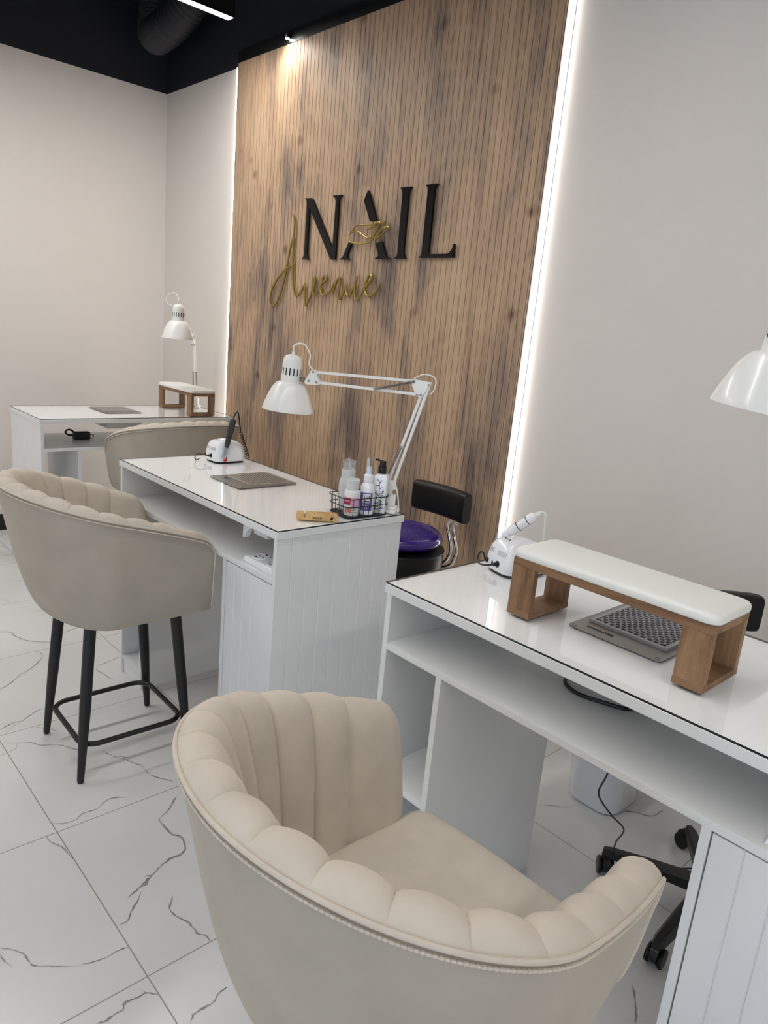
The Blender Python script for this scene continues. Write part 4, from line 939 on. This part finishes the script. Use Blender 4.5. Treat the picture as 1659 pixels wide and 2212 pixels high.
# small bottle with a pink label
c = (3.2520, -0.9270)
b = thing('remover_bottle', 'short white bottle with a crimson and pink flower label, at the front of the basket', 'bottle', (c[0], c[1], BZ), 'bottles in the wire basket')
mb = MB(); mb.lathe([(0.0, 0), (0.0235, 0.0), (0.0252, 0.004), (0.0252, 0.072), (0.0238, 0.077), (0.0205, 0.080)], (*c, BZ), n=36); mb.build('body', M['dullp'], b)
mb = MB(); mb.lathe([(0.0195, 0.0805), (0.0195, 0.098), (0.0195, 0.102), (0.0212, 0.106), (0.0212, 0.113), (0.019, 0.1145), (0.0175, 0.1105), (0.0, 0.1095)], (*c, BZ), n=32); mb.build('press_cap', M['frost'], b)
pink = mat('pink_label', (214, 170, 196), 0.45); crim = mat('crimson_label', (176, 22, 74), 0.4); orange = mat('flower_print', (206, 92, 76), 0.5)
curved_label(*c, 0.0255, va-0.05, va+0.95, 0.0+BZ+0.026, BZ+0.060, pink, b)
curved_label(*c, 0.0257, va-1.15, va-0.10, BZ+0.036, BZ+0.058, crim, b)
wrap_text('SMART', 0.0075, *c, 0.0259, va-0.60, BZ+0.048, M['dullp'], b)
mb = MB()
for k in range(7):
    a = va-0.75+0.11*k+0.05*sin(k*3); z = BZ+0.018+0.006*sin(k*2.1)
    for j in range(5):
        t = 2*pi*j/5; aa = a+0.10*cos(t); zz = z+0.0026*sin(t)
        mb.cyl((c[0]+0.0253*cos(aa), c[1]+0.0253*sin(aa), zz), (c[0]+0.0256*cos(aa), c[1]+0.0256*sin(aa), zz), 0.0017, n=7)
mb.build('flower_print', orange, b, smooth=False)
mb = MB()
for k in range(9):
    for row in range(2):
        a = va-0.12+0.095*k; z = BZ+0.020-0.007*row
        if (k*3+row) % 4: mb.cyl((c[0]+0.0253*cos(a), c[1]+0.0253*sin(a), z), (c[0]+0.0256*cos(a), c[1]+0.0256*sin(a), z), 0.0011, n=6)
mb.build('small_print', M['dark'], b, smooth=False)
# spray bottle with purple label
c = (3.2610, -0.8730)
b = thing('spray_bottle', 'white spray bottle with a purple label reading Tef, in the middle of the basket', 'bottle', (c[0], c[1], BZ), 'bottles in the wire basket')
mb = MB(); mb.lathe([(0.0, 0), (0.0225, 0.0), (0.024, 0.004), (0.024, 0.078), (0.0225, 0.090), (0.0165, 0.099), (0.0150, 0.101), (0.0158, 0.104), (0.0145, 0.106)], (*c, BZ), n=36); mb.build('body', M['plastic'], b)
mb = MB(); mb.lathe([(0.0158, 0.1065), (0.0155, 0.124), (0.0125, 0.127), (0.0085, 0.129), (0.0080, 0.138), (0.0090, 0.139), (0.0085, 0.150), (0.0, 0.151)], (*c, BZ), n=28); mb.build('spray_head', M['plastic'], b)
mb = MB(); mb.lathe([(0.0098, 0.1295), (0.0095, 0.152), (0.0, 0.1535)], (*c, BZ), n=24); mb.build('clear_cap', M['clear'], b)
lab = mat('purple_label', (104, 92, 158), 0.4)
curved_label(*c, 0.0243, va-1.0, va+0.75, BZ+0.014, BZ+0.072, lab, b)
curved_label(*c, 0.0245, va-0.55, va+0.45, BZ+0.040, BZ+0.068, M['dullp'], b)
wrap_text('Tef', 0.0165, *c, 0.0247, va-0.05, BZ+0.0575, M['dark'], b)
curved_label(*c, 0.0247, va-0.42, va+0.34, BZ+0.042, BZ+0.0465, M['dark'], b)
wrap_text('beauty', 0.0085, *c, 0.0246, va-0.08, BZ+0.032, M['dullp'], b)
wrap_text('line', 0.006, *c, 0.0246, va-0.08, BZ+0.0235, M['dullp'], b)
# square bottle with black pump and flower drawing
c = (3.2620, -0.8180)
b = thing('lotion_bottle', 'square white bottle with black pump and flower drawing, at the right of the basket', 'bottle', (c[0], c[1], BZ), 'bottles in the wire basket')
th = va-radians(12); cxx, sx_ = cos(th), sin(th)
def loc4(u, v, z): return (c[0]+cxx*u-sx_*v, c[1]+sx_*u+cxx*v, BZ+z)    # u: towards the room, v: sideways
mb = MB(); rows = []
for ins, z in ((0.001, 0), (0, 0.002), (0, 0.118), (0.0015, 0.122), (0.006, 0.1255), (0.012, 0.127)):
    rows.append([loc4(x, y, z) for x, y in rrect(-0.0215+ins, 0.0215-ins, -0.0215+ins, 0.0215-ins, 0.004)])
mb.grid(rows, closev=True); mb.add(rows[-1], [tuple(range(len(rows[-1])))]); mb.add(rows[0], [tuple(reversed(range(len(rows[0]))))])
mb.build('body', M['plastic'], b, angle=50)
mb = MB(); mb.lathe([(0.0135, 0.1272), (0.0135, 0.150), (0.0108, 0.1505), (0.0104, 0.166), (0.0, 0.167)], loc4(0, 0, 0), n=28)
mb.tube([loc4(0, 0, 0.1635), loc4(-0.004, -0.018, 0.168), loc4(-0.006, -0.026, 0.167)], 0.0032, 8); mb.build('pump', M['blackp'], b)
mb = MB()
def ink(pts, w=0.0007):
    P = cr_spline([Vector(loc4(0.0217, u, z)) for u, z in pts], 5); mb.tube(P, w, 5)
ink([(-0.002, 0.010), (-0.001, 0.03), (0.002, 0.05), (0.001, 0.065), (0.0, 0.085), (-0.001, 0.098)])
for (u, z, du, dz) in [(0, 0.098, -0.010, 0.010), (0, 0.098, 0.009, 0.009), (0, 0.092, -0.011, -0.002), (0.001, 0.08, 0.010, 0.004), (0.001, 0.062, 0.012, 0.004), (0.001, 0.055, -0.011, 0.006), (0.0, 0.045, 0.011, -0.004), (-0.001, 0.035, -0.013, -0.004), (0, 0.026, 0.010, 0.004)]:
    ink([(u, z), (u+du*0.5, z+dz*0.9), (u+du, z+dz)], 0.0011)
for (u, z, rr_) in [(-0.009, 0.066, 0.004), (0.010, 0.056, 0.005), (0.012, 0.072, 0.003), (-0.008, 0.05, 0.003), (0.006, 0.036, 0.003), (-0.004, 0.018, 0.006), (0.006, 0.014, 0.006), (-0.012, 0.016, 0.004), (0.013, 0.02, 0.003)]:
    for j in range(2): ink([(u+rr_*(1-0.4*j)*cos(t), z+rr_*(1-0.4*j)*sin(t)) for t in [0.4+2*pi*q/7 for q in range(7)]], 0.0006)
mb.build('flower_drawing', M['dark'], b)
# tools standing in the basket
def tool(name, label, cat): return thing(name, label, cat, (3.22, -0.84, BZ), 'tools standing in the basket')
t = tool('nail_brush', 'slim brush with a dark red handle standing behind the bottles in the basket', 'brush')
a, bb = Vector((3.205, -0.862, BZ+0.001)), Vector(TIP_brush)
mb = MB(); mb.tube([a, a.lerp(bb, 0.35), a.lerp(bb, 0.6)], [0.0015, 0.003, 0.0022], 10); mb.build('handle', mat('dark_red_lacquer', (92, 22, 26), 0.25), t)
mb = MB(); mb.tube([a.lerp(bb, 0.6), bb], [0.0026, 0.0030], 10); mb.build('clear_sleeve', M['clear'], t)
mb = MB(); mb.tube([a.lerp(bb, 0.6), a.lerp(bb, 0.97)], [0.0016, 0.0006], 8); mb.build('bristles', M['dullp'], t)
t = tool('nail_file', 'pale grey nail file with a rounded end standing behind the spray bottle', 'nail file')
fb = Vector((3.228, -0.842, BZ+0.001)); ft = Vector(TIP_file); u = (ft-fb).normalized(); rgt = Vector((R[0][0], R[1][0], R[2][0])); rgt = (rgt-u*rgt.dot(u)).normalized(); nn_ = u.cross(rgt)
ln = (ft-fb).length; hw_ = 0.0048
out = [fb-rgt*hw_, fb+rgt*hw_]+[fb+u*(ln-hw_)+rgt*hw_*cos(q)+u*hw_*sin(q) for q in [pi*k/8 for k in range(9)]]
mb = MB(); m = len(out); mb.add([p+nn_*0.0012 for p in out]+[p-nn_*0.0012 for p in out], [tuple(range(m)), tuple(reversed(range(m, 2*m)))]+[(i, i+m, (i+1) % m+m, (i+1) % m) for i in range(m)])
mb.build('file_board', mat('pale_file', (196, 198, 200), 0.8), t, smooth=False)
t = tool('cuticle_stick', 'thin speckled glass stick standing beside the black pump', 'stick')
mb = MB(); mb.tube([Vector((3.232, -0.832, BZ+0.001)), Vector(TIP_stick)], 0.0022, 8); mb.build('glass_rod', mat('speckled_rod', (150, 148, 145), 0.3, var=0.6, vscale=300), t)

# bamboo phone stand
p0 = Vector((3.224, -1.115, 0.898)); p1 = Vector((3.2965, -1.012, 0.898)); ux = (p1-p0).normalized(); vy = Vector((-ux.y, ux.x, 0)); wlen = (p1-p0).length
ps = thing('phone_stand', 'small bamboo phone stand with a slot, lying in front of the wire basket', 'phone stand', p0)
def pp(a, b_, z): return p0+ux*a+vy*b_+Vector((0, 0, z))
hgt = 0.0165; prof_ = [(0.003, 0), (wlen-0.003, 0), (wlen, 0.004), (wlen, hgt-0.004), (wlen-0.004, hgt), (0.031, hgt), (0.029, hgt-0.001), (0.0265, 0.0075), (0.0225, 0.0075), (0.0215, hgt-0.001), (0.020, hgt), (0.004, hgt), (0, hgt-0.004), (0, 0.004)]
mb = MB(); m = len(prof_); mb.add([pp(a, 0, z) for a, z in prof_]+[pp(a, 0.050, z) for a, z in prof_], [tuple(range(m)), tuple(reversed(range(m, 2*m)))]+[(i, i+m, (i+1) % m+m, (i+1) % m) for i in range(m)])
mb.build('block', M['bamboo'], ps, bevel=0.001, smooth=False)
mb = text_mb('IKEA\u00ae', 0.0105, frame(pp(0.062, -0.0003, 0.0078), ux, (0, 0, 1))); mb.build('lettering', mat('burnt_print', (60, 40, 22), 0.6), ps, smooth=False)
mb = MB(); k = [pp(0.100, -0.0004, 0.003), pp(0.108, -0.0004, 0.003), pp(0.111, -0.0004, 0.013), pp(0.103, -0.0004, 0.013)]; mb.add(k, [(0, 1, 2, 3)]); mb.build('printed_mark', M['dark'], ps, smooth=False)

# black adapter on the far desk's shelf
ad = thing('power_adapter', 'black power adapter with a coiled lead on the shelf of the far desk', 'adapter', (0.945, -0.918, 0.7475))
mb = MB(); mb.box(0.925, 0.965, -0.962, -0.875, 0.7476, 0.789); mb.build('case', M['blackp'], ad, bevel=0.006, seg=3)
mb = MB(); mb.tube(cr_spline([(0.945, -0.876, 0.765), (0.95, -0.862, 0.772), (0.95, -0.853, 0.765), (0.95, -0.862, 0.752), (0.945, -0.876, 0.757)], 8), 0.002, 8)
mb.tube(cr_spline([(0.94, -0.955, 0.785), (0.935, -0.972, 0.798), (0.935, -0.99, 0.797), (0.935, -0.998, 0.785), (0.938, -0.985, 0.772), (0.94, -0.962, 0.770)], 8), 0.005, 8); mb.build('lead', M['blackp'], ad)

# ================================================================ stools
def make_stool(label, loc, rot, seat_z, disc):
    r = thing('backrest_stool', label, 'stool', loc, 'black technician stools', world=False, rot=rot)   # back towards +y local
    mb = MB(); mb.lathe([(0.0, -0.105), (0.165, -0.105), (0.172, -0.095), (0.174, -0.02), (0.168, -0.005), (0.150, 0.0), (0.0, 0.002)], (0, 0, seat_z), n=48); mb.build('seat', M['leather'], r, angle=50)
    mb = MB(); mb.lathe([(0.1755, -0.012), (0.1765, -0.009), (0.1755, -0.006)], (0, 0, seat_z), n=48); mb.build('seat_piping', M['leather'], r)
    mb = MB(); mb.cyl((0, 0, 0.10), (0, 0, 0.34), 0.025, n=20); mb.cyl((0, 0, 0.34), (0, 0, seat_z-0.105), 0.014, n=16); mb.build('gas_column', M['black'], r)
    mb = MB(); mb.cyl((0, 0, 0.062), (0, 0, 0.115), 0.035, 0.03, n=20)
    hub = mb.build('base_hub', M['blackp'], r)
    for k in range(5):
        a = SBASE+2*pi*k/5-rot; dx, dy = cos(a), sin(a); px_, py_ = -dy, dx
        mb = MB(); w0, w1 = 0.024, 0.016
        o = [(0.02, w0, 0.070, 0.108), (0.16, 0.020, 0.066, 0.094), (0.265, w1, 0.058, 0.080), (0.285, 0.010, 0.058, 0.076)]
        rows = [[(dx*q+px_*w, dy*q+py_*w, z0), (dx*q+px_*w, dy*q+py_*w, z1-0.006), (dx*q+px_*w*0.6, dy*q+py_*w*0.6, z1), (dx*q-px_*w*0.6, dy*q-py_*w*0.6, z1), (dx*q-px_*w, dy*q-py_*w, z1-0.006), (dx*q-px_*w, dy*q-py_*w, z0)] for q, w, z0, z1 in o]
        mb.grid(rows, closev=True); mb.add(rows[-1], [tuple(range(6))]); mb.add(rows[0], [tuple(reversed(range(6)))])
        mb.build('base_arm', M['blackp'], r, angle=30)
        ca = a+0.9+k*1.3; wx, wy = cos(ca), sin(ca); cx, cy = dx*0.275, dy*0.275
        mb = MB(); mb.cyl((cx, cy, 0.045), (cx, cy, 0.060), 0.009, n=12)
        mb.lathe([(0.010, -0.012), (0.026, -0.010), (0.026, 0.010), (0.010, 0.012)], (cx+wy*0.008, cy-wx*0.008, 0.034), (wx, wy, 0), n=24)
        cs = mb.build('caster', M['blackp'], r)
        for s in (-1, 1):
            mb = MB(); mb.lathe([(0.008, -0.005), (0.024, -0.0045), (0.0255, 0), (0.024, 0.0045), (0.008, 0.005)], (cx+wy*0.008+wx*0.017*s, cy-wx*0.008+wy*0.017*s, 0.0262), (wx, wy, 0), n=24); mb.build('wheel', M['leather'], cs)
    return r
def backrest(r, cen, width, z0, z1, th, bars, curve=0.02):
    # padded, slightly curved back; cen: (x,y) local centre; thick in local y
    mb = MB(); nx = 16; rows = []
    for i in range(nx+1):
        f = -1+2*i/nx; x = cen[0]+f*width/2; y = cen[1]-curve*f*f+0.0; sc = 1 if abs(f) < 0.86 else sqrt(max(0.05, 1-((abs(f)-0.86)/0.14)**2*0.7))
        hz = (z1-z0)/2*(0.94+0.06*sc); ht = th/2*(0.6+0.4*sc); zc = (z0+z1)/2; ring = []
        for k in range(24):
            t = 2*pi*k/24; c, s = cos(t), sin(t)
            ring.append((x, y+ht*math.copysign(abs(c)**0.55, c)*1.0, zc+hz*math.copysign(abs(s)**0.42, s)))
        rows.append(ring)
    mb.grid(rows, closev=True); mb.add(rows[0], [tuple(range(24))]); mb.add(rows[-1], [tuple(reversed(range(24)))])
    bo = mb.build('backrest', M['leather'], r, angle=50)
    for P in bars:
        mb = MB(); mb.tube(cr_spline(P, 8), 0.0062, 12); mb.build('bracket_bar', M['chrome'], r)
SBASE = radians(53)
s2 = make_stool('black round technician stool behind the middle desk, carrying the purple cushion', (2.968, -0.410, 0), 0.0, 0.655, True)
backrest(s2, (0.034, 0.190), 0.285, 0.762, 0.884, 0.060,
    [[(0.104, 0.185, 0.800), (0.098, 0.178, 0.765), (0.085, 0.168, 0.735), (0.104, 0.162, 0.700), (0.125, 0.160, 0.653), (0.122, 0.155, 0.615), (0.102, 0.148, 0.585), (0.049, 0.125, 0.562), (0.000, 0.030, 0.551)],
     [(0.138, 0.185, 0.800), (0.132, 0.178, 0.765), (0.118, 0.168, 0.733), (0.136, 0.162, 0.695), (0.156, 0.160, 0.649), (0.150, 0.155, 0.610), (0.132, 0.148, 0.580), (0.062, 0.115, 0.556), (0.020, 0.030, 0.551)]])
s3 = make_stool('black technician stool behind the nearest desk, its star base visible below', (4.370, -0.500, 0), radians(55), 0.62, False)
backrest(s3, (0.035, 0.315), 0.285, 0.718, 0.828, 0.062,
    [[(x, 0.305, 0.75), (x, 0.27, 0.735), (x, 0.225, 0.71), (x, 0.265, 0.63), (x, 0.24, 0.56), (x, 0.12, 0.508), (x, 0.03, 0.503)] for x in (-0.02, 0.02)])
# purple balance cushion lying on the middle stool
pc = thing('balance_cushion', 'purple studded inflatable balance cushion lying on the black stool', 'cushion', (2.966, -0.412, 0.6575))
mb = MB(); o = (2.966, -0.412, 0.6578)
mb.lathe([(0.0, 0.001), (0.10, 0.0), (0.145, 0.008), (0.163, 0.022), (0.168, 0.034), (0.163, 0.046), (0.150, 0.057), (0.12, 0.066), (0.08, 0.072), (0.03, 0.0748), (0.0, 0.075)], o, n=64); mb.build('disc', M['purple'], pc, angle=60)
mb = MB()
for ring in range(1, 18):
    rr_ = 0.0086*ring; n = int(6*ring)
    f = rr_/0.15; zt = 0.0749-0.018*f**2.6 if rr_ < 0.15 else 0.057
    for k in range(n):
        t = 2*pi*(k+0.5*(ring % 2))/n; mb.lathe([(0.0028, 0), (0.0022, 0.0024), (0.0010, 0.0038), (0, 0.0039)], (o[0]+rr_*cos(t), o[1]+rr_*sin(t), o[2]+zt-0.001), n=6)
st = mb.build('studs', M['purple'], pc); st['kind'] = 'stuff'

# ================================================================ bin and cables
bn = thing('waste_bin', 'white plastic waste bin on the floor behind the nearest desk', 'bin', (3.905, -0.255, 0))
mb = MB(); rows = []
for s, z in ((0.90, 0.0), (0.97, 0.004), (1.0, 0.012), (1.14, 0.28), (1.16, 0.284), (1.16, 0.292), (1.12, 0.292), (0.98, 0.02)):
    rows.append([(3.905+x*s, -0.255+y*s, z) for x, y in rrect(-0.092, 0.092, -0.105, 0.105, 0.058, 8)])
mb.grid(rows, closev=True); mb.add(rows[0], [tuple(reversed(range(len(rows[0]))))]); mb.add(rows[-1], [tuple(range(len(rows[-1])))])
mb.build('bucket', M['plastic'], bn, angle=40)
mb = MB(); mb.tube(cr_spline([(4.33, -0.90, 0.7545), (4.30, -1.009, 0.7528), (4.252, -1.038, 0.7525), (4.19, -1.053, 0.7525), (4.145, -1.030, 0.7527), (4.142, -0.995, 0.758), (4.18, -0.95, 0.78), (4.22, -0.93, 0.811)], 10), 0.0045, 8)
tag(mb.build('black_cable', M['blackp'], off=(4.2, -1.0, 0.7475)), 'black cable looping over the shelf of the nearest desk', 'cable')
mb = MB(); mb.tube(cr_spline(CORD, 8), 0.0022, 8)
tag(mb.build('thin_cord', M['blackp'], off=(4.17, -0.8, 0.3)), 'thin black cord hanging below the nearest desk in front of the bin', 'cable')
